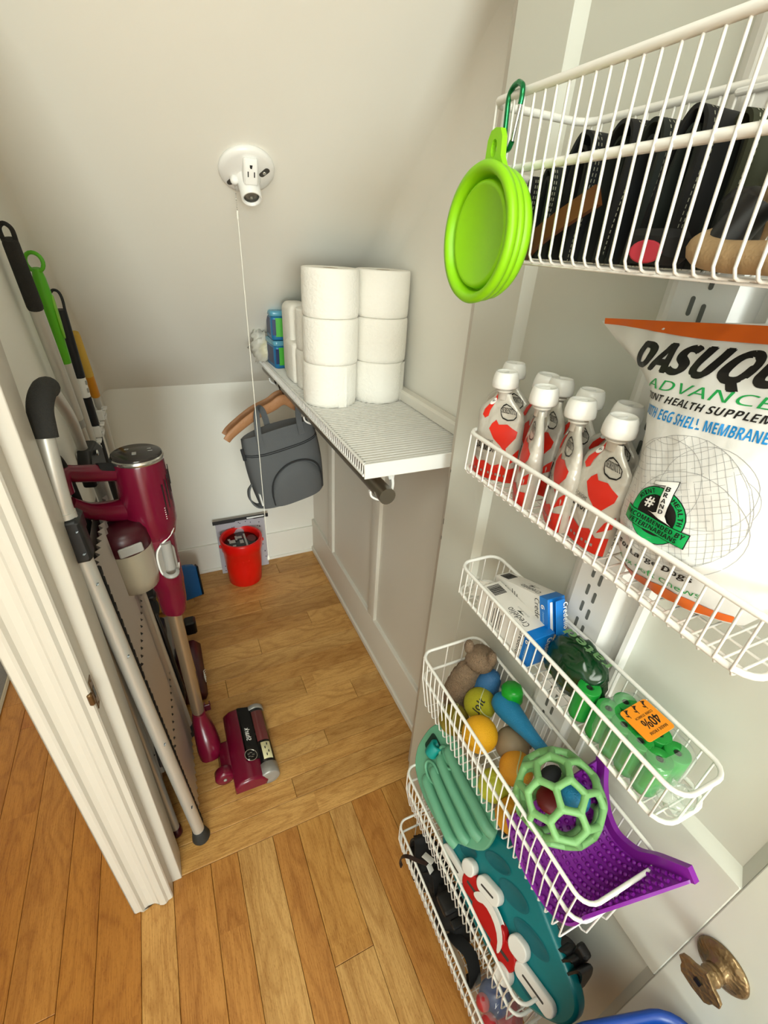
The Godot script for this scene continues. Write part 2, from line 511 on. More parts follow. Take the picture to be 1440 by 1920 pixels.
	sh = Sh.new(); sh.box(V(-1.63, 1.2, -2.65), V(2.7, 2.45, 0.1)); struct("wall_hall_end", sh, hw)
	sh = Sh.new()
	sh.box(V(-2.5, 1.2, 6.5), V(1.0, 2.45, 0.1)); sh.box(V(0.95, 1.2, 6.5), V(1.5, 2.45, 0.1)); sh.box(V(-0.9, 0.29, 6.5), V(2.2, 0.62, 0.1)); sh.box(V(-0.9, 2.37, 6.5), V(2.2, 0.14, 0.1))
	struct("wall_hall_window", sh, hw)
	sh = Sh.new()
	for x in [-1.975, -0.9, 0.175]: sh.box(V(x, 1.45, 6.49), V(0.05, 1.7, 0.06), 0.004)
	for y in [0.625, 1.45, 2.275]: sh.box(V(-0.9, y, 6.492), V(2.2, 0.05, 0.055), 0.004)
	var win := struct("window_1", sh, mats["trim_paint"])
	sh = Sh.new(); sh.box(V(-0.9, 1.45, 6.5), V(2.16, 1.66, 0.004)); obj("pane", sh, film("glass", Color(0.95, 0.97, 0.97, 0.06), 0.03), win)
	sh = Sh.new()
	for z in [1.225, 2.3, 3.375]: sh.box(V(-2.94, 1.45, z), V(0.06, 1.5, 0.05), 0.004)
	for y in [0.72, 1.45, 2.18]: sh.box(V(-2.942, y, 2.3), V(0.055, 0.05, 2.2), 0.004)
	win = struct("window_2", sh, mats["trim_paint"])
	sh = Sh.new(); sh.box(V(-2.95, 1.45, 2.3), V(0.004, 1.46, 2.16)); obj("pane", sh, mats["glass"], win)
	sh = Sh.new(); sh.box(V(-0.35, 2.405, 0.75), V(0.94, 0.03, 0.94), 0.006)
	var pan := thing("ceiling_panel", "white square flush ceiling light of the hall behind the viewer", "ceiling light")
	obj("frame", sh, mats["trim_paint"], pan)
	sh = Sh.new(); sh.box(V(-0.35, 2.387, 0.75), V(0.9, 0.006, 0.9))
	var gl := mat("panel_glow", Color(0.95, 0.95, 0.93), 0.5); gl.emission_enabled = true; gl.emission = Color(1.0, 0.94, 0.85); gl.emission_energy_multiplier = 1.5
	obj("diffuser", sh, gl, pan)
	# left jamb: moulded casing on the hall face, then the jamb's own edge and reveal
	var tp: Material = mats["trim_paint"]
	var prof := [Vector2(-0.316, -0.76), Vector2(-0.219, -0.76), Vector2(-0.2195, -0.714), Vector2(-0.222, -0.7105), Vector2(-0.232, -0.7085), Vector2(-0.237, -0.7035), Vector2(-0.244, -0.7025), Vector2(-0.252, -0.7055), Vector2(-0.258, -0.7125), Vector2(-0.268, -0.7165), Vector2(-0.281, -0.7175), Vector2(-0.290, -0.7145), Vector2(-0.2945, -0.7075), Vector2(-0.302, -0.7115), Vector2(-0.313, -0.7115), Vector2(-0.316, -0.7145)]
	sh = Sh.new()
	var r0 := []; var r1 := []
	for q in prof: r0.append(V(q.x, 0.004, q.y)); r1.append(V(q.x, 2.10, q.y))
	r0.reverse(); r1.reverse()
	sh.grid([r0, r1], true, 10, true); sh.fan(r1, -1, false); sh.fan(r0, -1, true)
	sh.quad(V(-0.316, 0.0, -0.712), V(-0.3165, 0.0, -0.76), V(-0.3165, 2.1, -0.76), V(-0.316, 2.1, -0.712))
	var casing := struct("trim_1", sh, tp)
	sh = Sh.new(); sh.box(V(-0.2575, 1.03, -0.7865), V(0.125, 2.06, 0.073), 0.002)
	struct("trim_2", sh, tp)
	# the latch strike let into the jamb's front edge
	var sp := thing("strike_plate", "old brass latch strike plate let into the white door jamb", "strike plate")
	sh = Sh.new()
	sh.box(V(-0.2188, 0.842, -0.731), V(0.0016, 0.074, 0.020), 0.0006)
	sh.box(V(-0.2215, 0.846, -0.7115), V(0.010, 0.030, 0.010), 0.003)
	obj("plate", sh, mat("old_brass", Color(0.42, 0.32, 0.2), 0.4, 0.7), sp)
	sh = Sh.new(); sh.box(V(-0.2178, 0.844, -0.730), V(0.0010, 0.024, 0.010)); obj("latch_slot", sh, mats["ink"], sp)
	sh = Sh.new()
	for dy in [-0.03, 0.03]: sh.lathe([Vector2(0.0, 0.0), Vector2(0.003, 0.0), Vector2(0.0026, 0.0011), Vector2(0.0, 0.0013)], 10, Transform3D(Basis(Vector3.BACK, -PI / 2), V(-0.2182, 0.842 + dy, -0.731)))
	obj("screw", sh, mats["old_brass"], sp)
	# right jamb beside the hinges
	sh = Sh.new(); sh.box(V(0.62, 1.03, -0.785), V(0.11, 2.06, 0.04), 0.003); struct("trim_3", sh, tp)
	# wainscot on the right wall
	var pp: Material = mats["panel_paint"]
	sh = Sh.new(); sh.box(V(0.658, 0.6, -1.51), V(0.014, 1.2, 1.36)); struct("wall_panel_right", sh, pp)
	sh = Sh.new()
	sh.box(V(0.648, 0.105, -1.51), V(0.022, 0.21, 1.36), 0.003)
	sh.box(V(0.634, 0.016, -1.51), V(0.012, 0.032, 1.36), 0.004)
	struct("baseboard_right", sh, pp)
	for z in [-1.865, -1.335]:
		sh = Sh.new(); sh.box(V(0.645, 0.70, z), V(0.016, 0.985, 0.062), 0.002); struct("trim_4" if z < -1.5 else "trim_5", sh, pp)
	sh = Sh.new()
	sh.box(V(0.647, 1.213, -1.51), V(0.034, 0.034, 1.36), 0.006)
	sh.box(V(0.652, 1.19, -1.51), V(0.02, 0.02, 1.36), 0.004)
	struct("trim_6", sh, pp)
	sh = Sh.new()
	sh.box(V(0.21, 0.0845, -2.183), V(0.92, 0.165, 0.016), 0.003)
	sh.box(V(0.21, 0.008, -2.171), V(0.92, 0.016, 0.010), 0.003)
	struct("baseboard_back", sh, wp)
	sh = Sh.new(); sh.box(V(-0.239, 0.075, -1.52), V(0.014, 0.15, 1.36), 0.003); struct("baseboard_left", sh, wp)
	# rug in the hall
	var rug := thing("rug", "grey woven rug with pale bound edge on hall floor", "rug")
	sh = Sh.new(); sh.box(V(-1.19, 0.005, -1.30), V(0.83, 0.010, 2.0), 0.004)
	obj("pile", sh, mat("rug_pile", Color(0.52, 0.49, 0.46), 1.0, 0.0, noise_tex(0.25, 12, 256, FastNoiseLite.TYPE_SIMPLEX_SMOOTH, 3, 8.0), 1.0, 6.0), rug)
	sh = Sh.new(); sh.box(V(-0.773, 0.006, -1.30), V(0.014, 0.012, 2.0), 0.005)
	obj("binding", sh, mat("rug_edge", Color(0.72, 0.66, 0.56), 0.9), rug)

# ---------------------------------------------------------------- the door, its panels, knob and basket track
func door():
	var dp: Material = mats["door_paint"]
	var d := Node3D.new(); d.name = "door_1"; add_child(d); d.transform = DT; d.set_meta("kind", "structure")
	var frame_rect := func(u0, u1, y0, y1, called):
		var s := Sh.new(); s.box(V((u0 + u1) / 2, (y0 + y1) / 2, -0.0175), V(u1 - u0, y1 - y0, 0.035), 0.0018)
		obj(called, s, dp, d)
	frame_rect.call(-0.008, 0.115, 0.012, 2.03, "stile")
	frame_rect.call(0.72, 0.815, 0.012, 2.03, "stile")
	frame_rect.call(0.115, 0.72, 1.90, 2.03, "rail")
	frame_rect.call(0.115, 0.72, 0.668, 0.963, "rail")
	frame_rect.call(0.115, 0.72, 0.012, 0.24, "rail")
	for p in [[0.963, 1.90], [0.24, 0.668]]:
		var s := Sh.new()
		s.box(V(0.4175, (p[0] + p[1]) / 2, -0.0185), V(0.61, p[1] - p[0] + 0.004, 0.009))
		obj("panel", s, dp, d)
		s = Sh.new()
		var o := [V(0.115, p[0], -0.001), V(0.72, p[0], -0.001), V(0.72, p[1], -0.001), V(0.115, p[1], -0.001)]
		var i := [V(0.128, p[0] + 0.013, -0.0139), V(0.707, p[0] + 0.013, -0.0139), V(0.707, p[1] - 0.013, -0.0139), V(0.128, p[1] - 0.013, -0.0139)]
		for k in 4: s.quad(o[k], o[(k + 1) % 4], i[(k + 1) % 4], i[k])
		obj("sticking", s, dp, d)
	# paint chips on the hinge edge
	var sh := Sh.new()
	for q in [[1.005, 0.006], [1.05, 0.009], [1.18, 0.004]]: sh.box(V(-0.0075, q[0], -0.001), V(0.002, q[1] * 1.6, 0.002))
	obj("paint_chip", sh, mats["dark_gap"], d)
	# knob
	var br := mat("worn_brass", Color(0.52, 0.43, 0.30), 0.34, 0.7, noise_tex(0.09, 44, 128, FastNoiseLite.TYPE_CELLULAR, 2, 5.0), 0.5, 14.0)
	var kx := Transform3D(Basis(Vector3.RIGHT, PI / 2), V(0.755, 0.834, 0))
	sh = Sh.new()
	sh.lathe([Vector2(0.0, 0.0), Vector2(0.030, 0.0), Vector2(0.0315, 0.003), Vector2(0.029, 0.006), Vector2(0.022, 0.0085), Vector2(0.014, 0.011), Vector2(0.0125, 0.016), Vector2(0.0, 0.016)], 36, kx)
	obj("rosette", sh, br, d)
	sh = Sh.new()
	sh.lathe([Vector2(0.0115, 0.014), Vector2(0.0115, 0.019), Vector2(0.0125, 0.0205), Vector2(0.0115, 0.022), Vector2(0.0115, 0.024), Vector2(0.0125, 0.0255), Vector2(0.0115, 0.027), Vector2(0.0105, 0.034), Vector2(0.013, 0.040), Vector2(0.0, 0.041)], 20, kx)
	obj("shank", sh, br, d)
	sh = Sh.new()
	var kp := PackedVector2Array()
	for k in 20:
		var ang := TAU * k / 20
		var rr := 0.0215 * (1.0 + 0.10 * sin(ang * 5.0) + (0.10 if k % 5 == 0 else 0.0))
		kp.append(Vector2(rr * 1.12 * cos(ang), rr * 0.86 * sin(ang)))
	sh.slab(kp, 0.005, Transform3D(Basis(Vector3.RIGHT, -0.12), V(0.752, 0.834, 0.0405)), 0.0012)
	obj("knob_plate", sh, br, d)
	sh = Sh.new(); sh.box(V(0.752, 0.834, 0.0462), V(0.008, 0.008, 0.0012)); obj("spindle_hole", sh, mats["ink"], d)
	# track the baskets hang from
	var wm: Material = mats["white_metal"]
	var tk := thing("basket_track", "white slotted metal track down the middle of the door", "shelf track", DT)
	var z0 := -0.014
	sh = Sh.new()
	sh.slab(PackedVector2Array([Vector2(0.353, z0), Vector2(0.486, z0), Vector2(0.4875, 0.0065), Vector2(0.4815, 0.0075), Vector2(0.478, -0.008), Vector2(0.463, -0.008), Vector2(0.450, 0.0145), Vector2(0.386, 0.0145), Vector2(0.377, 0.0105), Vector2(0.366, 0.001), Vector2(0.357, -0.008)]), 1.75, Transform3D(Basis(V(1, 0, 0), V(0, 0, 1), V(0, -1, 0)), V(0, 2.02, 0)))
	obj("channel", sh, wm, tk)
	var so := Sh.new(); so.slab(rounded(0.0052, 0.019, 0.0025, 3), 0.0008)
	var slot := so.done()
	for k in 54:
		for s in 2:
			obj("slot", slot, mats["slot_dark"] if mats.has("slot_dark") else mat("slot_dark", Color(0.40, 0.41, 0.39), 0.7), tk, Transform3D(Basis(), V(0.4085 + 0.014 * s, 0.29 + 0.0318 * k - 0.006 * s, 0.0140)))

# ---------------------------------------------------------------- shelf, rod, rolls
func shelf_and_rolls():
	var wm: Material = mats["white_metal"]
	var s := thing("wall_shelf", "long white wire closet shelf with ribbed liner carrying paper rolls", "shelf")
	var x0 := 0.352; var x1 := 0.664; var zn := -0.806; var zf := -1.88
	var sh := Sh.new(); sh.box(V((x0 + x1) / 2 + 0.004, 1.1955, (zn + zf) / 2), V(x1 - x0 - 0.012, 0.003, zf * -1 + zn - 0.006))
	obj("liner", sh, mat("liner", Color(0.85, 0.84, 0.81), 0.35), s)
	var wires := Sh.new()
	var wr := Sh.new(); wr.tube([V(x0, 1.197, 0), V(x1 - 0.003, 1.197, 0)], 0.0021, 6)
	var wm1 := wr.done()
	var k := 0
	var z := zn - 0.008
	while z > zf:
		obj("cross_wire", wm1, wm, s, at(0, 0.0005, z)); z -= 0.0127
	for x in [0.36, 0.50, 0.655]:
		sh = Sh.new(); sh.tube([V(x, 1.1925, zn), V(x, 1.1925, zf)], 0.003, 6); obj("long_wire", sh, wm, s)
	# front drop: two rods joined by the wires' bent ends
	for y in [1.1985, 1.172]:
		sh = Sh.new(); sh.tube([V(x0, y, zn), V(x0, y, zf)], 0.0034, 8); obj("front_rod", sh, wm, s)
	sh = Sh.new()
	z = zn - 0.008
	while z > zf:
		sh.tube([V(x0, 1.1985, z), V(x0, 1.172, z)], 0.0018, 5); z -= 0.0127
	obj("front_wires", sh, wm, s).set_meta("kind", "stuff")
	# near end strip
	sh = Sh.new(); sh.slab(PackedVector2Array([Vector2(x0, 1.165), Vector2(x1 - 0.001, 1.163), Vector2(x1 - 0.001, 1.2), Vector2(x0 - 0.002, 1.2)]), 0.006, at(0, 0, zn), 0.002)
	obj("end_cap", sh, wm, s)
	for zz in [-0.832, -1.36, -1.84]:
		sh = Sh.new()
		var path := bend([V(0.412, 1.19, zz), V(0.425, 1.165, zz), V(0.434, 1.13, zz), V(0.428, 1.103, zz), V(0.406, 1.0925, zz), V(0.384, 1.103, zz), V(0.379, 1.118, zz)], 5)
		var sec := [Vector2(0.0035, 0.007), Vector2(-0.0035, 0.007), Vector2(-0.0035, -0.007), Vector2(0.0035, -0.007)]
		var sc := []
		for i in path.size(): sc.append(1.0 - 0.45 * float(i) / path.size())
		sh.sweep(path, sec, false, sc, V(1, 0, 0) if false else V(0.3, 0.2, 0), true)
		sh.slab(PackedVector2Array([Vector2(0.405, 1.19), Vector2(0.425, 1.14), Vector2(0.437, 1.14), Vector2(0.442, 1.19)]), 0.008, at(0, 0, zz - 0.004), 0.0015)
		obj("rod_hook", sh, wm, s)
		sh = Sh.new(); sh.tube([V(0.44, 1.186, zz), V(0.655, 1.02, zz)], 0.006, 6); sh.box(V(0.655, 1.02, zz), V(0.012, 0.05, 0.02), 0.002)
		if zz < -0.9: obj("brace", sh, wm, s)
	var rod := thing("closet_rod", "nickel closet rod hung beneath the white shelf edge", "rod")
	sh = Sh.new(); sh.tube([V(0.405, 1.1185, -0.792), V(0.405, 1.1185, -2.0)], 0.0195, 20)
	obj("tube", sh, mat("nickel", Color(0.50, 0.47, 0.42), 0.32, 0.85), rod)
	sh = Sh.new(); sh.lathe([Vector2(0, -0.001), Vector2(0.0205, -0.001), Vector2(0.0205, 0.012), Vector2(0.019, 0.013), Vector2(0, 0.013)], 20, Transform3D(Basis(Vector3.RIGHT, -PI / 2), V(0.405, 1.1185, -0.785)))
	# paper rolls: two stacks of three in front, one stack behind
	var paper: Material = mats["paper"]
	var proto: Node3D
	var tell := [["bottom roll of the stack nearer the hanging rod", "middle roll of the stack nearer the hanging rod", "top roll of the stack nearer the hanging rod"], ["bottom roll of the stack against the wall", "middle roll of the stack against the wall, with loose flap", "top roll of the stack against the wall"], ["bottom roll of the half hidden stack behind", "middle roll of the half hidden stack behind", "top roll of the half hidden stack behind"]]
	var spots := [V(0.4275, 1.198, -1.247), V(0.577, 1.198, -1.249), V(0.452, 1.198, -1.403)]
	for i in 3:
		for j in (3 if i < 2 else 2):
			var xf := at(spots[i].x + [0.0, 0.002, 0.0035][j] - 0.0005 * i, spots[i].y + 0.1148 * j, spots[i].z + [0.0, 0.003, -0.002][j], 0.7 * i + 1.9 * j)
			var label: String = "white toilet paper roll, " + tell[i][j]
			if proto == null:
				proto = thing("toilet_roll", label, "toilet paper", xf, "toilet rolls stacked on the wire shelf")
				var f := FastNoiseLite.new(); f.seed = 4; f.frequency = 1.0
				var rows := []
				for q in [[0.0205, 0.002], [0.070, 0.0], [0.0738, 0.0025], [0.0748, 0.012], [0.0750, 0.03], [0.0752, 0.06], [0.0750, 0.09], [0.0745, 0.108], [0.0735, 0.1128], [0.070, 0.1145], [0.045, 0.1135], [0.0205, 0.1135], [0.0205, 0.002]]:
					var row := []
					for k2 in 40:
						var ang := TAU * k2 / 40
						var rr: float = q[0] + (0.0009 * f.get_noise_2d(cos(ang) * 2.2 + q[1] * 30.0, sin(ang) * 2.2) if q[0] > 0.05 else 0.0)
						row.append(V(rr * sin(ang), q[1], rr * cos(ang)))
					rows.append(row)
				sh = Sh.new(); sh.grid(rows, true); obj("paper", sh, paper, proto)
				sh = Sh.new(); sh.lathe([Vector2(0.0195, 0.002), Vector2(0.0204, 0.002), Vector2(0.0204, 0.113), Vector2(0.0192, 0.113), Vector2(0.0192, 0.002)], 20)
				obj("core", sh, mat("card", Color(0.62, 0.52, 0.40), 0.9), proto)
				sh = Sh.new()
				rows = []
				for q in 7:
					var row := []
					for y in [0.002, 0.04, 0.08, 0.112]:
						var ang := 0.05 * q
						var rr := 0.0756 + 0.0014 * float(q == 6) + 0.0003 * q
						row.append(V(rr * sin(ang), y, rr * cos(ang)))
					rows.append(row)
				sh.grid(rows, false, 0, false, true); obj("loose_sheet", sh, paper, proto)
			else:
				copy(proto, xf, label)
	# white paper packs and wipe tubs farther back
	var pk := thing("paper_towel_pack", "tall white wrapped paper pack between wipe tubs and toilet rolls", "paper towels", at(0.418, 1.198, -1.535))
	sh = Sh.new(); sh.slab(rounded(0.075, 0.23, 0.022, 5), 0.11, at(0.0, 0.115, -0.055), 0.012, true); obj("wrap", sh, paper, pk)
	sh = Sh.new(); sh.slab(rounded(0.070, 0.125, 0.012, 4), 0.10, at(-0.012, 0.0635, 0.006), 0.010, true); obj("lower_bundle", sh, paper, pk)
	var tub_proto: Node3D
	for j in 2:
		var label: String = ["blue wipes tub with green label, the lower of two stacked", "blue wipes tub with green label, stacked on the other tub"][j]
		var xf := at(0.398, 1.198 + 0.0955 * j, -1.702, 0.05 - 0.1 * j)
		if j == 0:
			tub_proto = thing("wipes_tub", label, "wipes tub", xf, "wipes tubs at the end of the shelf")
			sh = Sh.new(); sh.slab(rounded(0.072, 0.11, 0.012, 4), 0.076, Transform3D(Basis(Vector3.RIGHT, -PI / 2), Vector3.ZERO), 0.005, true)
			obj("tub", sh, film("tub_blue", Color(0.10, 0.42, 0.62), 0.3) if false else mat("tub_blue", Color(0.12, 0.44, 0.64), 0.3), tub_proto)
			sh = Sh.new(); sh.slab(rounded(0.078, 0.116, 0.013, 4), 0.018, Transform3D(Basis(Vector3.RIGHT, -PI / 2), V(0, 0.076, 0)), 0.005, true)
			obj("lid", sh, mat("tub_lid", Color(0.36, 0.62, 0.72), 0.2), tub_proto)
			sh = Sh.new(); sh.box(V(0.004, 0.042, 0.0556), V(0.052, 0.060, 0.001)); sh.box(V(0.0363, 0.042, 0.0), V(0.001, 0.055, 0.09))
			obj("label", sh, mat("tub_green", Color(0.30, 0.70, 0.22), 0.4), tub_proto)
			sh = Sh.new(); sh.box(V(-0.027, 0.042, 0.0559), V(0.012, 0.05, 0.001)); sh.box(V(-0.0363, 0.042, 0.0), V(0.001, 0.055, 0.07))
			obj("print_panel", sh, mat("tub_navy", Color(0.12, 0.18, 0.36), 0.4), tub_proto)
		else:
			copy(tub_proto, xf, label)
	var bg := thing("plastic_bag", "crumpled clear plastic bag with yellow contents on shelf end", "plastic bag", at(0.355, 1.198, -1.79))
	var f2 := FastNoiseLite.new(); f2.seed = 8; f2.frequency = 1.3
	var crumple := func(amount: float): return func(d: Vector3): return 1.0 + amount * f2.get_noise_3dv(d * 2.2)
	sh = Sh.new(); sh.blob(V(0.0, 0.045, 0.0), V(0.042, 0.048, 0.05), 22, 14, Transform3D.IDENTITY, crumple.call(0.7)); sh.blob(V(-0.018, 0.085, 0.0), V(0.022, 0.025, 0.025), 16, 10, Transform3D.IDENTITY, crumple.call(0.9))
	obj("film", sh, film("bag_film", Color(0.93, 0.92, 0.88, 0.55), 0.3), bg)
	sh = Sh.new(); sh.blob(V(0.012, 0.04, 0.0), V(0.026, 0.036, 0.036), 18, 12, Transform3D.IDENTITY, crumple.call(0.3)); obj("contents", sh, mat("pale_yellow", Color(0.90, 0.85, 0.42), 0.7), bg)

# ---------------------------------------------------------------- hangers and backpack
func hanging():
	var wood := mat("hanger_wood", Color(0.70, 0.50, 0.34), 0.5, 0.0, noise_tex(0.06, 2, 128), 0.3, 9.0)
	var h0: Node3D
	for i in 2:
		var xf := Transform3D(Basis(UP, [0.0, 0.16][i]) * Basis(Vector3.BACK, [-0.02, -0.08][i]), V(0.405, 1.138, [-1.755, -1.695][i]))
		var label: String = ["light wooden coat hanger on the rod, behind the grey backpack's hanger", "light wooden coat hanger on the rod carrying the grey backpack"][i]
		if i == 0:
			h0 = thing("coat_hanger", label, "coat hanger", xf, "wooden hangers on the closet rod")
			var sh := Sh.new()
			sh.tube(bend([V(0.022, -0.012, 0), V(0.018, 0.006, 0), V(0.0, 0.0215, 0), V(-0.02, 0.006, 0), V(-0.022, -0.016, 0), V(-0.004, -0.045, 0), V(0.0, -0.085, 0)], 6), 0.0022, 7)
			obj("hook", sh, mats["black_gloss"], h0)
			sh = Sh.new()
			var path := bend([V(-0.225, -0.205, 0.012), V(-0.20, -0.178, 0.010), V(-0.12, -0.122, 0.004), V(-0.05, -0.092, 0.0), V(-0.02, -0.072, 0), V(0.0, -0.066, 0), V(0.02, -0.072, 0), V(0.05, -0.092, 0.0), V(0.12, -0.122, 0.004), V(0.20, -0.178, 0.010), V(0.225, -0.205, 0.012)], 5)
			var sc := []
			for k in path.size(): sc.append(0.8 + 0.35 * sin(PI * k / (path.size() - 1)))
			var sec := []
			for k in 12: sec.append(Vector2(0.018 * cos(TAU * k / 12), 0.0068 * sin(TAU * k / 12)))
			sh.sweep(path, sec, false, sc, V(0, 1, 0))
			obj("shoulder_bar", sh, wood, h0)
		else:
			copy(h0, xf, label)
	# backpack: a soft rounded body hanging by its top loops
	var cloth := mat("backpack_cloth", Color(0.385, 0.395, 0.405), 0.9, 0.0, noise_tex(0.22, 6, 256, FastNoiseLite.TYPE_SIMPLEX_SMOOTH, 3, 5.0), 0.6, 9.0)
	var dark := mat("backpack_dark", Color(0.17, 0.175, 0.185), 0.85)
	var b := thing("backpack", "grey fabric backpack hanging from a wooden hanger", "backpack", Transform3D(Basis(UP, 0.10) * Basis(Vector3.BACK, 0.17) * Basis(Vector3.RIGHT, 0.04), V(0.408, 0.668, -1.665)))
	var w := 0.300; var hh := 0.318
	var sh := Sh.new()
	var front := func(s: float, t: float):           # s -1..1 across, t 0..1 up
		var wd := w * 0.5 * (0.93 + 0.10 * sin(PI * clampf(t, 0, 1) * 0.9) - 0.02 * t)
		var bulge := 0.055 * pow(maxf(0.0, 1.0 - pow(absf(s), 3.4)), 0.7) * (0.55 + 0.55 * sin(PI * clampf(t * 0.9 + 0.05, 0, 1)))
		return V(s * wd, t * hh + 0.012 * (1.0 - s * s) * (1.0 if t > 0.9 else 0.0), bulge)
	for side in 2:
		var rows := []
		for i in 15:
			var row := []
			for k in 19:
				var p: Vector3 = front.call(-1.0 + 2.0 * k / 18, i / 14.0)
				row.append(V(p.x, p.y, p.z * (1.0 if side == 0 else -0.75)))
			rows.append(row)
		sh.grid(rows, false, 0, false, side == 1)
	for e in [0.0, 1.0]:
		var ring := []
		for k in 19: ring.append(front.call(-1.0 + 2.0 * k / 18, e))
		for k in 17: 
			var p: Vector3 = front.call(1.0 - 2.0 * (k + 1) / 18, e)
			ring.append(V(p.x, p.y, -0.75 * p.z))
		sh.fan(ring, 1, e > 0.5)
	obj("body", sh, cloth, b)
	# front pocket with a zip arch
	var arch := []
	for k in 25:
		var a := PI * k / 24
		arch.append(Vector2(-0.93 * cos(a) * 0.80 + 0.13, 0.04 + 0.56 * pow(sin(a), 0.62)))
	sh = Sh.new()
	var rowsP := []
	for i in 11:
		var row := []
		for k in 21:
			var s := -0.62 + 1.52 * k / 20
			var q: float = (s - 0.13) / 0.76
			var topv := 0.04 + 0.55 * pow(maxf(0.0, 1.0 - q * q), 0.42)
			var t := 0.03 + (topv - 0.03) * i / 10.0
			var p: Vector3 = front.call(clampf(s, -0.98, 0.985), t)
			var puff := 0.018 * pow(maxf(0.0, (1.0 - pow(absf(q), 4.0))), 0.6) * pow(maxf(0.0, 1.0 - pow(i / 10.0, 6.0)), 0.5)
			row.append(p + V(0, 0, 0.002 + puff))
		rowsP.append(row)
	sh.grid(rowsP); obj("front_pocket", sh, cloth, b)
	sh = Sh.new()
	var zp := []
	for q in arch: zp.append(front.call(clampf(q.x, -0.96, 0.97), q.y + 0.01) + V(0, 0, 0.004))
	sh.tube(zp, 0.0035, 6); obj("pocket_zip", sh, dark, b)
	sh = Sh.new()
	for s in [[0.78], [0.80]]:
		zp = []
		for k in 15: zp.append(front.call(-0.98 + 1.96 * k / 14, s[0]) + V(0, 0, 0.001))
		sh.tube(zp, 0.0018, 5)
	obj("seam", sh, dark, b)
	# handle loops, side strap
	for xx in [-0.085, 0.075]:
		sh = Sh.new()
		sh.sweep(bend([V(xx, hh - 0.03, 0.048), V(xx + 0.002, hh + 0.02, 0.040), V(xx + 0.02, hh + 0.075, 0.010), V(xx + 0.04, hh + 0.088, -0.015), V(xx + 0.055, hh + 0.06, -0.03), V(xx + 0.06, hh, -0.035)], 5), [Vector2(0.0022, 0.011), Vector2(-0.0022, 0.011), Vector2(-0.0022, -0.011), Vector2(0.0022, -0.011)], false, null, V(0, 0, 1), true)
		obj("handle", sh, cloth, b)
	sh = Sh.new()
	sh.sweep(bend([V(-0.143, 0.12, -0.01), V(-0.166, 0.10, 0.0), V(-0.172, 0.06, 0.006), V(-0.15, 0.02, 0.004), V(-0.11, 0.012, 0.0)], 5), [Vector2(0.003, 0.014), Vector2(-0.003, 0.014), Vector2(-0.003, -0.014), Vector2(0.003, -0.014)], false, null, V(1, 0, 0), true)
	obj("side_strap", sh, cloth, b)
	sh = Sh.new(); sh.box(V(-0.15, 0.26, 0.012), V(0.012, 0.05, 0.005), 0.002); obj("zip_pull", sh, dark, b)
	sh = Sh.new(); sh.box(V(-0.135, 0.055, 0.022), V(0.006, 0.055, 0.02), 0.002); obj("strap_label", sh, mats["print_white"], b)

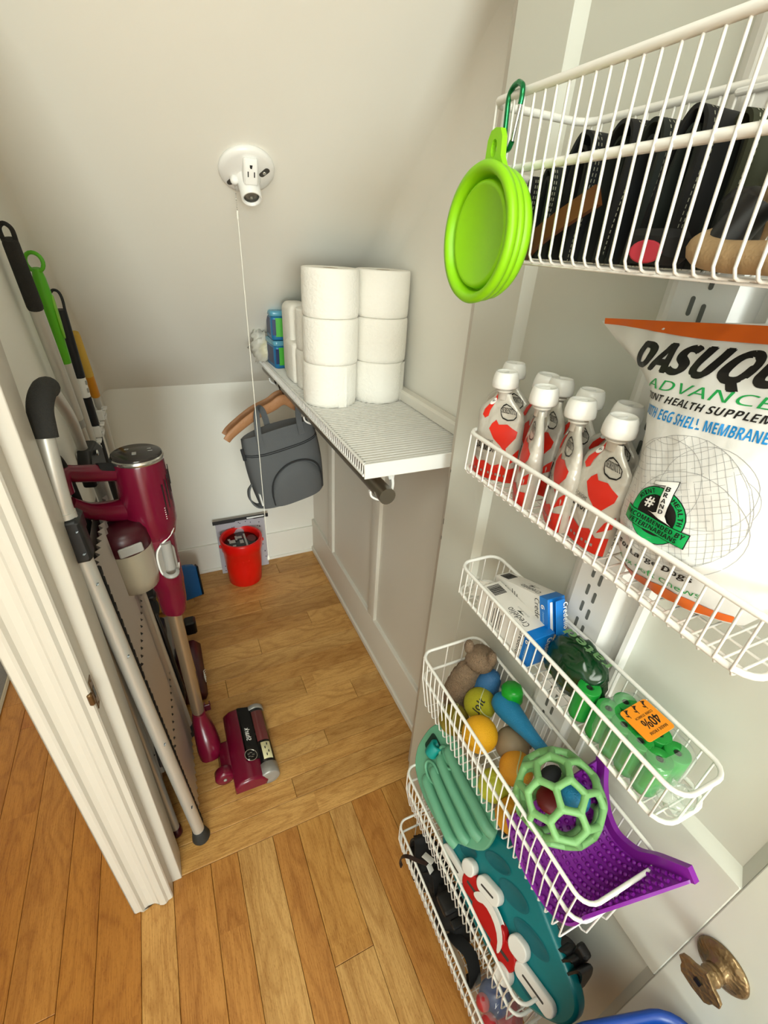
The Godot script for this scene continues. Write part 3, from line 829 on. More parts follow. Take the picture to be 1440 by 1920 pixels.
# ---------------------------------------------------------------- bucket, bag and dustpan by the back wall
func back_corner():
	var red := mat("bucket_red", Color(0.86, 0.06, 0.03), 0.3)
	var b := thing("bucket", "red plastic bucket on the floor by the back wall", "bucket", at(0.222, 0.0, -2.055))
	var sh := Sh.new()
	sh.lathe([Vector2(0, 0.0), Vector2(0.080, 0.0), Vector2(0.0845, 0.004), Vector2(0.0905, 0.10), Vector2(0.0965, 0.200), Vector2(0.102, 0.208), Vector2(0.1045, 0.232), Vector2(0.1055, 0.262), Vector2(0.1035, 0.268), Vector2(0.095, 0.269), Vector2(0.091, 0.262), Vector2(0.088, 0.20), Vector2(0.0, 0.195)], 48)
	obj("pail", sh, red, b)
	sh = Sh.new()
	for a in [-1.5, 1.5]: sh.lathe([Vector2(0, -0.004), Vector2(0.009, -0.004), Vector2(0.009, 0.006), Vector2(0.0, 0.008)], 12, Transform3D(Basis(UP, a) * Basis(Vector3.RIGHT, PI / 2), V(0.104 * sin(a), 0.232, 0.104 * cos(a))))
	obj("handle_lug", sh, red, b)
	sh = Sh.new()
	for k in 3: sh.box(V(0.0, 0.17 - 0.014 * k, 0.0925 - 0.0009 * k), V(0.035 - 0.012 * k, 0.008, 0.003), 0.001)
	obj("embossed_mark", sh, red, b)
	var c := thing("canister", "black labelled round tub sitting inside the red bucket", "tub", at(0.222, 0.196, -2.055))
	sh = Sh.new(); sh.lathe([Vector2(0, 0), Vector2(0.083, 0), Vector2(0.084, 0.004), Vector2(0.084, 0.043), Vector2(0.081, 0.046), Vector2(0.0, 0.047)], 36); obj("lid", sh, mats["black_gloss"], c)
	sh = Sh.new()
	for q in [[-0.045, 0.0, 0.03, 0.028], [-0.04, 0.04, 0.016, 0.012], [-0.022, -0.028, 0.010, 0.04], [-0.005, -0.03, 0.024, 0.02], [0.0, 0.012, 0.018, 0.03], [0.021, 0.0, 0.009, 0.115], [-0.058, -0.022, 0.012, 0.014]]: sh.box(V(q[0], 0.0475, q[1]), V(q[2], 0.0008, q[3]))
	obj("label_print", sh, mat("label_grey", Color(0.72, 0.72, 0.70), 0.5), c)
	sh = Sh.new(); sh.slab(oval(0.022, 0.032, 20), 0.0012, Transform3D(Basis(Vector3.RIGHT, -PI / 2), V(0.052, 0.047, -0.004))); obj("label_spot", sh, mat("label_red", Color(0.40, 0.12, 0.12), 0.5), c)
	# bubble bag behind
	var g := thing("bubble_bag", "clear speckled plastic bag with black header propped behind the red bucket", "plastic bag", Transform3D(Basis(Vector3.RIGHT, -0.10), V(0.238, 0.0, -2.125)))
	sh = Sh.new()
	var f := FastNoiseLite.new(); f.seed = 31; f.frequency = 9.0
	for side in 2:
		var rows := []
		for i in 17:
			var row := []
			for k in 15:
				var s := -1.0 + 2.0 * k / 14; var t := i / 16.0
				var zz := 0.015 * pow(1.0 - s * s, 0.5) * sin(PI * clampf(t, 0.02, 0.98)) + 0.004 * f.get_noise_2d(s * 0.12, t * 0.3)
				row.append(V(s * 0.125, 0.004 + t * 0.30, zz if side == 0 else -zz * 0.5 - 0.002))
			rows.append(row)
		sh.grid(rows, false, 0, false, side == 1)
	obj("film", sh, film("bubble_film", Color(0.80, 0.79, 0.83, 0.62), 0.14), g)
	sh = Sh.new()
	for k in 60:
		var q := V(rng.randf_range(-0.115, 0.115), rng.randf_range(0.02, 0.295), 0.0)
		q.z = 0.0155 * pow(1.0 - pow(q.x / 0.125, 2), 0.5) * sin(PI * q.y / 0.3) + 0.0025
		sh.blob(q, V(0.0032, 0.0032, 0.001), 6, 4)
	obj("speckles", sh, mat("speck", Color(0.30, 0.27, 0.34), 0.6), g).set_meta("kind", "stuff")
	sh = Sh.new(); sh.box(V(0.005, 0.309, 0.0), V(0.285, 0.020, 0.004), 0.001); obj("header_strip", sh, mats["black"], g)
	sh = Sh.new(); sh.box(V(0.08, 0.310, 0.0026), V(0.09, 0.008, 0.0008)); obj("header_print", sh, mats["print_white"], g)
	# blue dustpan standing on its edge beside the vacuum
	var d := thing("dustpan", "blue plastic dustpan with dark lip standing near the back wall", "dustpan", Transform3D(Basis(UP, 0.25) * Basis(Vector3.RIGHT, -0.12), V(-0.075, 0.0, -1.985)))
	sh = Sh.new()
	sh.slab(PackedVector2Array([Vector2(-0.09, 0.0), Vector2(0.068, 0.0), Vector2(0.068, 0.165), Vector2(0.055, 0.178), Vector2(0.02, 0.188), Vector2(-0.03, 0.19), Vector2(-0.09, 0.18)]), 0.028, at(0, 0, -0.014), 0.005)
	obj("pan", sh, mat("dustpan_blue", Color(0.03, 0.36, 0.62), 0.35), d)
	sh = Sh.new(); sh.box(V(0.0715, 0.085, 0), V(0.008, 0.166, 0.034), 0.002); obj("lip", sh, mats["black"], d)

# ---------------------------------------------------------------- vacuums
func vacuums():
	var mr: Material = mats["maroon"]; var md: Material = mats["maroon_dark"]
	var v := thing("stick_vacuum", "maroon stick vacuum standing upright with silver wand", "vacuum", at(-0.088, 0, -1.136))
	var sh := Sh.new()
	# motor housing
	sh.lathe([Vector2(0, 0.905), Vector2(0.036, 0.905), Vector2(0.050, 0.925), Vector2(0.0595, 0.965), Vector2(0.060, 1.0), Vector2(0.0585, 1.07), Vector2(0.056, 1.128), Vector2(0.055, 1.132)], 40)
	obj("motor_housing", sh, mr, v)
	sh = Sh.new()
	sh.lathe([Vector2(0.0555, 1.131), Vector2(0.0575, 1.132), Vector2(0.0575, 1.139), Vector2(0.055, 1.142)], 40); obj("cap_ring", sh, mats["chrome"], v)
	sh = Sh.new()
	sh.lathe([Vector2(0.0552, 1.139), Vector2(0.0545, 1.1465), Vector2(0.050, 1.149), Vector2(0.0, 1.1495)], 40)
	obj("cap", sh, mat("vac_cap", Color(0.16, 0.14, 0.135), 0.18), v)
	sh = Sh.new()
	sh.box(V(-0.004, 1.1500, 0.012), V(0.009, 0.001, 0.014)); sh.lathe([Vector2(0.002, 0), Vector2(0.0035, 0.0006), Vector2(0.005, 0)], 14, at(-0.02, 1.1498, -0.018)); sh.box(V(0.028, 1.15, -0.01), V(0.008, 0.0006, 0.004)); sh.box(V(0.03, 1.15, 0.004), V(0.01, 0.0006, 0.003))
	obj("cap_print", sh, mats["grey_plastic"], v)
	# vent slots low on the camera-right side
	sh = Sh.new()
	for k in 5:
		var a := 0.75 + 0.2 * k
		sh.box(V(0, 0, 0), V(0.003, 0.085 - 0.008 * k, 0.002), 0.0008, Transform3D(Basis(UP, a), V(0.0595 * sin(a), 1.035 + 0.012 * k, 0.0595 * cos(a))))
	obj("vent", sh, mats["ink"], v)
	sh = Sh.new()
	for k in 6: sh.box(V(0, 0, 0), V(0.002, 0.002, 0.001), 0, Transform3D(Basis(UP, 0.66), V(0.0603 * sin(0.66), 0.985 + 0.006 * k, 0.0603 * cos(0.66)))); 
	obj("side_print", sh, mats["print_white"], v)
	# handle loop reaching back toward the wall
	sh = Sh.new()
	var sec := []
	for k in 14: sec.append(Vector2(0.0185 * cos(TAU * k / 14), 0.0165 * sin(TAU * k / 14)))
	var hp := bend([V(-0.03, 1.104, 0.005), V(-0.06, 1.112, 0.018), V(-0.09, 1.124, 0.038), V(-0.118, 1.138, 0.062), V(-0.134, 1.148, 0.080), V(-0.1385, 1.138, 0.092), V(-0.1385, 1.11, 0.094)], 5)
	var sc := []
	for k in hp.size(): sc.append(lerpf(1.15, 0.92, float(k) / hp.size()))
	sh.sweep(hp, sec, false, sc)
	obj("handle", sh, mr, v)
	sh = Sh.new(); sh.sweep(bend([V(-0.038, 1.113, 0.010), V(-0.062, 1.1225, 0.022), V(-0.082, 1.130, 0.034)], 4), sec, false, [0.75, 0.8, 0.82, 0.84, 0.84, 0.84, 0.84, 0.84, 0.80])
	obj("trigger_grip", sh, mats["black_soft"], v)
	sh = Sh.new()
	hp = bend([V(-0.02, 1.005, 0.006), V(-0.06, 1.012, 0.018), V(-0.092, 1.028, 0.042), V(-0.118, 1.052, 0.070), V(-0.1385, 1.085, 0.093)], 5)
	sc = []
	for k in hp.size(): sc.append(1.75 - 0.95 * float(k) / (hp.size() - 1))
	sh.sweep(hp, sec, false, sc); obj("battery", sh, mr, v)
	# dust cup slung under the handle
	var cx := Transform3D(Basis(UP, 0.55) * Basis(Vector3.BACK, 0.06), V(-0.060, 0.800, 0.040))
	sh = Sh.new(); sh.lathe([Vector2(0, 0.128), Vector2(0.056, 0.128), Vector2(0.060, 0.132), Vector2(0.059, 0.172), Vector2(0.048, 0.190), Vector2(0.0, 0.192)], 28, cx); obj("cup_collar", sh, md, v)
	sh = Sh.new(); sh.lathe([Vector2(0.0, 0.0), Vector2(0.040, 0.0), Vector2(0.050, 0.006), Vector2(0.058, 0.045), Vector2(0.060, 0.13)], 28, cx)
	obj("dust_cup", sh, film("dust_cup", Color(0.78, 0.74, 0.65, 0.55), 0.22), v)
	sh = Sh.new(); sh.lathe([Vector2(0.0, 0.012), Vector2(0.020, 0.012), Vector2(0.024, 0.05), Vector2(0.026, 0.12)], 20, cx)
	obj("cup_filter", sh, mat("dust", Color(0.66, 0.61, 0.52), 0.9), v)
	sh = Sh.new(); sh.box(V(0, 0.148, 0.0605), V(0.054, 0.026, 0.006), 0.004, cx * Transform3D(Basis(UP, -0.25), Vector3.ZERO)); obj("cup_latch", sh, mats["grey_plastic"], v)
	# neck running down to the wand
	sh = Sh.new()
	sec = []
	for k in 18:
		var a := TAU * k / 18
		sec.append(Vector2(0.034 * signf(cos(a)) * pow(absf(cos(a)), 0.8), 0.029 * signf(sin(a)) * pow(absf(sin(a)), 0.8)))
	var np := [V(0.004, 0.985, 0.010), V(0.002, 0.95, 0.012), V(0.002, 0.86, 0.012), V(0.003, 0.80, 0.010), V(0.004, 0.765, 0.006), V(0.005, 0.752, 0.002), V(0.005, 0.70, 0.0), V(0.003, 0.662, 0.0), V(0.0, 0.652, 0.0)]
	sh.sweep(np, sec, false, [1.25, 1.30, 1.25, 1.24, 1.22, 1.14, 1.08, 0.98, 0.84], V(1, 0, 0)); obj("neck", sh, mr, v)
	sh = Sh.new()
	var rx := Transform3D(Basis(UP, 0.30), V(0.014, 0.868, 0.0385))
	var ring := []
	for q in [[0.034, 0.075], [0.020, 0.062], [-0.008, 0.045], [-0.021, 0.022], [-0.022, -0.02], [-0.016, -0.045], [0.004, -0.058], [0.022, -0.05], [0.028, -0.03]]: ring.append(rx * V(q[0], q[1], 0.0115 - 0.6 * maxf(0.0, q[0] - 0.010)))
	sh.tube(bend(ring, 4), 0.0026, 7); obj("recess_trim", sh, mats["white_plastic"], v)
	sh = Sh.new(); sh.slab(rounded(0.046, 0.098, 0.021, 6), 0.010, rx * at(0.001, -0.006, 0.001), 0.002, true); obj("recess", sh, mat("recess_grey", Color(0.56, 0.54, 0.51), 0.4), v)
	sh = Sh.new(); sh.tube([rx * V(0.004, 0.05, 0.010), rx * V(0.004, -0.03, 0.012)], 0.013, 16); sh.lathe([Vector2(0.012, 0), Vector2(0.0205, 0.0), Vector2(0.0205, 0.006), Vector2(0.012, 0.008)], 20, rx * Transform3D(Basis(Vector3.RIGHT, 0.35), V(0.002, -0.045, 0.012)))
	obj("air_pipe", sh, mats["grey_plastic"], v)
	sh = Sh.new(); sh.box(V(0.032, 0.715, 0.006), V(0.01, 0.035, 0.018), 0.003); obj("release_button", sh, mats["grey_plastic"], v)
	# wand
	var wd := mat("wand", Color(0.72, 0.66, 0.56), 0.3, 0.8)
	sh = Sh.new(); sh.tube([V(0, 0.66, 0), V(0.004, 0.13, 0.0)], 0.0195, 18); obj("wand", sh, wd, v)
	# floor head, its long side toward the wall's length
	sh = Sh.new()
	sec = []
	for k in 16: sec.append(Vector2(0.026 * signf(cos(TAU * k / 16)) * pow(absf(cos(TAU * k / 16)), 0.7), 0.034 * signf(sin(TAU * k / 16)) * pow(absf(sin(TAU * k / 16)), 0.7)))
	sh.sweep([V(0.004, 0.20, 0.0), V(0.004, 0.175, 0.0), V(0.006, 0.14, 0.006), V(0.010, 0.105, 0.020), V(0.014, 0.065, 0.036), V(0.016, 0.030, 0.040)], sec, false, [0.78, 0.95, 1.15, 1.35, 1.5, 1.45], V(1, 0, 0)); obj("elbow", sh, mr, v)
	sh = Sh.new(); sh.box(V(0.032, 0.188, -0.012), V(0.022, 0.03, 0.006), 0.002); sh.box(V(0.026, 0.206, -0.012), V(0.004, 0.02, 0.005), 0.001); sh.box(V(0.042, 0.206, -0.012), V(0.004, 0.02, 0.005), 0.001); obj("cord_clip", sh, md, v)
	var hx := at(0.090, 0, 0.028)
	sh = Sh.new()
	sh.slab(PackedVector2Array([Vector2(-0.018, 0.012), Vector2(0.085, 0.008), Vector2(0.092, 0.03), Vector2(0.078, 0.058), Vector2(0.045, 0.072), Vector2(0.006, 0.068), Vector2(-0.016, 0.05)]), 0.288, hx * at(0, 0, -0.092), 0.010, true); obj("head", sh, mr, v)
	sh = Sh.new(); sh.slab(PackedVector2Array([Vector2(-0.055, 0.012), Vector2(0.01, 0.012), Vector2(0.01, 0.05), Vector2(-0.045, 0.05)]), 0.12, hx * at(0, 0, 0.01), 0.008, true); obj("rear_bridge", sh, mr, v)
	for zz in [0.135]:
		sh = Sh.new(); sh.lathe([Vector2(0, 0), Vector2(0.026, 0), Vector2(0.031, 0.005), Vector2(0.031, 0.03), Vector2(0.026, 0.036), Vector2(0.010, 0.037), Vector2(0.0, 0.034)], 28, hx * Transform3D(Basis(Vector3.RIGHT, PI / 2), V(-0.042, 0.032, zz - 0.03))); obj("wheel", sh, mr, v)
		sh = Sh.new(); sh.lathe([Vector2(0, 0), Vector2(0.006, 0), Vector2(0.005, 0.003), Vector2(0, 0.004)], 14, hx * Transform3D(Basis(Vector3.RIGHT, PI / 2), V(-0.042, 0.032, zz + 0.006))); obj("wheel_pin", sh, mats["grey_plastic"], v)
	sh = Sh.new(); sh.slab(PackedVector2Array([Vector2(0.034, 0.0712), Vector2(0.040, 0.0738), Vector2(0.079, 0.0605), Vector2(0.083, 0.054)]), 0.215, hx * at(0, 0.0, -0.086), 0.001); obj("head_window", sh, mats["black_gloss"], v)
	var slope := V(0.036, -0.0125, 0).normalized()
	words(v, "Shark", mats["print_white"], face(hx * V(0.0475, 0.0725, 0.055), V(0, 0, -0.052), slope * 0.018, 0.0008), "Droid Sans", 700)
	sh = Sh.new()
	var bx := hx * Transform3D(Basis(Vector3.BACK, -0.33), V(0.05, 0.0725, 0.115))
	sh.lathe([Vector2(0.0, 0.003), Vector2(0.020, 0.003), Vector2(0.021, 0.0), Vector2(0.0, 0.0)], 28, bx); obj("badge", sh, mats["black_gloss"], v)
	sh = Sh.new(); sh.lathe([Vector2(0.0195, 0.003), Vector2(0.0205, 0.0045), Vector2(0.022, 0.003)], 32, bx)
	for k in 5: sh.box(V(0.008 * cos(1.2 * k), 0.0036, 0.008 * sin(1.2 * k)), V(0.008, 0.0008, 0.0022), 0.0, bx * Transform3D(Basis(UP, 0.0), Vector3.ZERO))
	obj("badge_ring", sh, mats["chrome"], v)
	# roller at the front
	var rl := hx * Transform3D(Basis(Vector3.RIGHT, PI / 2).scaled_local(V(1, 1.08, 1)), V(0.096, 0.0355, -0.090))
	sh = Sh.new(); sh.lathe([Vector2(0.0, 0.018), Vector2(0.031, 0.018), Vector2(0.031, 0.245), Vector2(0.0, 0.245)], 30, rl); obj("roller_cover", sh, mats["black_gloss"], v)
	sh = Sh.new(); sh.lathe([Vector2(0.0315, 0.03), Vector2(0.0322, 0.032), Vector2(0.0322, 0.145), Vector2(0.0315, 0.147)], 14, rl, 2.3, 3.6); obj("roller_window", sh, mat("roller_window", Color(0.42, 0.20, 0.20), 0.15), v)
	sh = Sh.new(); sh.lathe([Vector2(0.0318, 0.155), Vector2(0.0325, 0.156), Vector2(0.0325, 0.214), Vector2(0.0318, 0.215)], 12, rl, 2.35, 3.35); obj("sticker", sh, mat("sticker", Color(0.92, 0.90, 0.72), 0.5), v)
	sh = Sh.new()
	for q in [[2.75, 0.166], [3.0, 0.178], [2.7, 0.192], [2.95, 0.203]]: sh.box(V(0.0328 * sin(q[0]), q[1], 0.0328 * cos(q[0])), V(0.003, 0.006, 0.008), 0.0, rl)
	obj("sticker_print", sh, mats["ink"], v)
	for e in [[0.0, 0.02], [0.222, 0.262]]:
		sh = Sh.new(); sh.lathe([Vector2(0.0, e[0]), Vector2(0.030, e[0]), Vector2(0.0335, e[0] + 0.003), Vector2(0.0335, e[1] - 0.003), Vector2(0.030, e[1]), Vector2(0.012, e[1]), Vector2(0.0, e[1] - 0.002)], 30, rl); obj("roller_end", sh, mat("silver_plastic", Color(0.60, 0.59, 0.57), 0.35, 0.3), v)
	# second vacuum behind, with its cord wound down the post
	var u := thing("upright_vacuum", "second upright vacuum half hidden behind, black cord wound down its post", "vacuum", at(-0.135, 0, -1.36))
	sh = Sh.new(); sh.tube([V(0.028, 0.70, 0.03), V(0.045, 0.05, 0.0)], 0.016, 14); obj("post", sh, mats["chrome"], u)
	sh = Sh.new(); sh.slab(PackedVector2Array([Vector2(-0.05, 0.01), Vector2(0.055, 0.008), Vector2(0.064, 0.03), Vector2(0.04, 0.06), Vector2(-0.03, 0.066)]), 0.30, at(0.02, 0, -0.27), 0.01, true); obj("floor_head", sh, md, u)
	sh = Sh.new()
	for k in 3: sh.tube(bend([V(0.0855 - 0.001 * k, 0.034, -0.06 + 0.012 * k), V(0.080, 0.044, -0.085 + 0.012 * k), V(0.087, 0.026, -0.11 + 0.012 * k)], 4), 0.0016, 5)
	obj("floor_head_stripe", sh, mats["print_white"], u)
	sh = Sh.new(); sh.box(V(0.056, 0.085, -0.33), V(0.05, 0.07, 0.05), 0.008); obj("rear_joint", sh, mats["black"], u)
	sh = Sh.new(); sh.box(V(0.035, 0.10, 0.03), V(0.05, 0.14, 0.06), 0.012); obj("lower_body", sh, md, u)
	sh = Sh.new()
	for k in 14:
		var off := rng.randf_range(-0.024, 0.034); var oz := rng.randf_range(-0.03, 0.05)
		sh.tube(bend([V(-0.040 + off * 0.4, 0.66 + rng.randf_range(-0.03, 0.03), 0.08 + oz * 0.4), V(-0.036 + off, 0.52, 0.10 + oz), V(-0.030 + off * 1.1, 0.36, 0.105 + oz), V(-0.020 + off, 0.22, 0.10 + oz), V(-0.014 + off * 0.4, 0.12 + rng.randf_range(-0.02, 0.02), 0.09 + oz * 0.3)], 5), 0.0060, 7)
	sh.tube(bend([V(-0.062, 0.80, 0.15), V(-0.054, 0.68, 0.14), V(-0.052, 0.55, 0.13), V(-0.060, 0.38, 0.13), V(-0.060, 0.24, 0.13), V(-0.045, 0.15, 0.13), V(-0.03, 0.11, 0.13)], 6), 0.0055, 7)
	obj("cord", sh, mats["black"], u)
	sh = Sh.new(); sh.box(V(-0.028, 0.62, 0.085), V(0.055, 0.024, 0.05), 0.006); obj("cord_hook", sh, mats["black"], u)
	sh = Sh.new(); sh.blob(V(-0.032, 0.58, 0.10), V(0.034, 0.05, 0.034), 14, 9); obj("plug", sh, mats["black_soft"], u)

# ---------------------------------------------------------------- step ladder folded against the left wall
func ladder():
	var al: Material = mats["aluminium"]; var bk: Material = mats["black"]
	var l := thing("step_ladder", "folded aluminium step ladder with ribbed treads leaning by the jamb", "ladder")
	var nearp := [V(-0.134, 0.035, -0.838), V(-0.147, 0.275, -0.838), V(-0.163, 0.556, -0.838), V(-0.178, 0.831, -0.838), V(-0.190, 1.056, -0.838), V(-0.1935, 1.172, -0.838)]
	var sh := Sh.new(); sh.tube(bend(nearp, 4), 0.0165, 16); obj("rail", sh, al, l)
	sh = Sh.new(); sh.tube(bend([V(-0.134, 0.035, -1.215), V(-0.147, 0.275, -1.215), V(-0.163, 0.556, -1.215), V(-0.178, 0.831, -1.215), V(-0.19, 1.08, -1.215)], 4), 0.0165, 16); obj("rail", sh, al, l)
	for z in [-0.838, -1.215]:
		sh = Sh.new(); sh.lathe([Vector2(0, 0), Vector2(0.024, 0.0), Vector2(0.026, 0.006), Vector2(0.0235, 0.020), Vector2(0.0195, 0.036), Vector2(0.018, 0.05), Vector2(0.0, 0.05)], 22, Transform3D(Basis(Vector3.BACK, 0.06), V(-0.1325, 0.0, z))); obj("rubber_foot", sh, mat("foot_rubber", Color(0.14, 0.14, 0.13), 0.75), l)
	# upper handle hoop
	var hoop := bend([V(-0.1935, 1.165, -0.838), V(-0.190, 1.245, -0.840), V(-0.187, 1.312, -0.850), V(-0.186, 1.345, -0.868), V(-0.183, 1.360, -0.905), V(-0.184, 1.352, -0.962), V(-0.190, 1.318, -1.03), V(-0.192, 1.245, -1.115), V(-0.197, 1.17, -1.170), V(-0.199, 1.10, -1.205), V(-0.19, 1.05, -1.213)], 6)
	var rr := []
	for i in hoop.size(): rr.append(lerpf(0.0145, 0.011, clampf(float(i) / hoop.size() * 1.3, 0, 1)))
	sh = Sh.new(); sh.tube(hoop, rr, 14); obj("handle_hoop", sh, al, l)
	var grip := []
	for i in hoop.size():
		if hoop[i].y > 1.296 and hoop[i].z > -0.955: grip.append(hoop[i])
	sh = Sh.new(); sh.tube(grip, 0.0185, 16); obj("foam_grip", sh, mats["foam"], l)
	# hinge clamps
	sh = Sh.new(); sh.box(V(0, 0, 0), V(0.040, 0.088, 0.040), 0.006, Transform3D(Basis(Vector3.BACK, 0.04), V(-0.192, 1.118, -0.836))); sh.box(V(-0.192, 1.13, -0.868), V(0.03, 0.045, 0.05), 0.008); obj("hinge_clamp", sh, bk, l)
	sh = Sh.new()
	for y in [1.142, 1.095]: sh.lathe([Vector2(0, 0), Vector2(0.0065, 0.0), Vector2(0.0055, 0.003), Vector2(0.0, 0.0045)], 14, Transform3D(Basis(V(0, 0, -1), V(0.35, 0, 0.94), V(0.94, 0, -0.35)).orthonormalized(), V(-0.183, y, -0.8155)))
	obj("bolt", sh, mats["chrome"], l)
	sh = Sh.new(); sh.slab(PackedVector2Array([Vector2(-0.05, -0.045), Vector2(0.05, -0.045), Vector2(0.05, 0.02), Vector2(0.02, 0.045), Vector2(-0.03, 0.04), Vector2(-0.055, 0.0)]), 0.03, Transform3D(Basis(UP, PI / 2 - 0.2), V(-0.205, 1.112, -1.20)), 0.006); obj("hinge_clamp", sh, bk, l)
	sh = Sh.new()
	for q in [[1.135, -1.19], [1.098, -1.165], [1.085, -1.215]]: sh.lathe([Vector2(0, 0), Vector2(0.0075, 0.0), Vector2(0.0065, 0.003), Vector2(0.0, 0.0045)], 14, Transform3D(Basis(Vector3.BACK, -PI / 2), V(-0.174, q[0], q[1])))
	obj("bolt", sh, mats["chrome"], l)
	# rivets along the near rail
	for q in [[0.822, -0.1765], [0.505, -0.1605], [0.20, -0.1425], [1.02, -0.188]]:
		sh = Sh.new(); sh.lathe([Vector2(0, 0), Vector2(0.007, 0), Vector2(0.006, 0.003), Vector2(0.0, 0.0042)], 14, Transform3D(Basis(V(0, 0, -1), V(0.5, 0, 0.87), V(0.87, 0, -0.5)).orthonormalized(), V(q[1] + 0.008, q[0], -0.838 + 0.0145))); obj("rivet", sh, mats["chrome"], l)
	# treads folded flat between the rails: ribbed plates with rubber end caps
	var ribbed := mat("tread", Color(0.74, 0.715, 0.70), 0.36, 0.5)
	for q in [[0.70, 1.02], [0.36, 0.69], [0.03, 0.35]]:
		var y0: float = q[0]; var y1: float = q[1]
		sh = Sh.new()
		var rows := []
		for e in 2:
			var y: float = y0 if e == 0 else y1
			var xx := lerpf(-0.134, -0.190, clampf(y / 1.05, 0, 1)) + 0.004
			var row := []
			var n := 24
			for k in n + 1:
				var z := -0.868 - 0.325 * k / n
				row.append(V(xx + (0.006 if k % 2 == 0 else -0.0045), y, z))
			rows.append(row)
		sh.grid(rows, false, 10, true, true)
		var xa := lerpf(-0.134, -0.190, clampf(y0 / 1.05, 0, 1)); var xb := lerpf(-0.134, -0.190, clampf(y1 / 1.05, 0, 1))
		sh.quad(V(xa - 0.014, y0, -0.868), V(xb - 0.014, y1, -0.868), V(xb - 0.014, y1, -1.193), V(xa - 0.014, y0, -1.193))
		sh.quad(V(xa + 0.006, y0, -0.868), V(xa - 0.014, y0, -0.868), V(xa - 0.014, y0, -1.193), V(xa + 0.006, y0, -1.193))
		obj("tread", sh, ribbed, l)
		sh = Sh.new()
		var edge := []
		var k := 0
		var yy := y0
		while yy <= y1 - 0.01:
			var x := lerpf(-0.134, -0.190, clampf(yy / 1.05, 0, 1))
			sh.box(V(x + 0.002, yy + 0.012, -0.8635), V(0.026, 0.0235, 0.013 + 0.004 * (k % 2)), 0.003)
			yy += 0.0235; k += 1
		obj("tread_cap", sh, mats["black_soft"], l)
	# rear frame folded flat behind the front rails
	for z in [-0.885, -1.19]:
		sh = Sh.new(); sh.tube([V(-0.2, 0.03, z + 0.005), V(-0.2135, 0.95, z)], 0.0125, 12); obj("rear_leg", sh, mat("grey_steel", Color(0.50, 0.49, 0.46), 0.45, 0.6) if z < -1.0 else al, l)
		sh = Sh.new(); sh.lathe([Vector2(0, 0), Vector2(0.017, 0.0), Vector2(0.017, 0.006), Vector2(0.0145, 0.032), Vector2(0, 0.032)], 16, V3T(V(-0.2, 0, z + 0.005))); obj("rear_foot", sh, mats["maroon_dark"], l)
	sh = Sh.new(); sh.box(V(0, 0, 0), V(0.012, 0.62, 0.022), 0.002, Transform3D(Basis(Vector3.BACK, 0.03), V(-0.196, 0.62, -0.892))); obj("side_brace", sh, mats["grey_steel"], l)
	for y in [0.72, 0.55, 0.40]:
		sh = Sh.new(); sh.lathe([Vector2(0, 0), Vector2(0.005, 0), Vector2(0.004, 0.002), Vector2(0, 0.003)], 12, Transform3D(Basis(V(0, 0, -1), V(0.5, 0, 0.87), V(0.87, 0, -0.5)).orthonormalized(), V(-0.192, y, -0.8805))); obj("rivet", sh, mats["chrome"], l)
	sh = Sh.new(); sh.slab(PackedVector2Array([Vector2(-0.02, 0.0), Vector2(0.04, -0.07), Vector2(0.055, -0.06), Vector2(0.02, 0.06), Vector2(-0.01, 0.08)]), 0.012, Transform3D(Basis(UP, PI / 2), V(-0.186, 0.36, -0.885)), 0.003); obj("spreader_hinge", sh, bk, l)
	# wall strap above the ladder's handle
	sh = Sh.new(); sh.tube(bend([V(-0.224, 1.19, -0.98), V(-0.222, 1.20, -1.02), V(-0.22, 1.16, -1.06), V(-0.217, 1.06, -1.08), V(-0.21, 0.94, -1.09)], 5), 0.0085, 8)
	var st := thing("strap", "black strap running down behind the ladder's bare hoop", "strap")
	obj("webbing", sh, mats["black_soft"], st)

func V3T(o: Vector3) -> Transform3D: return Transform3D(Basis(), o)

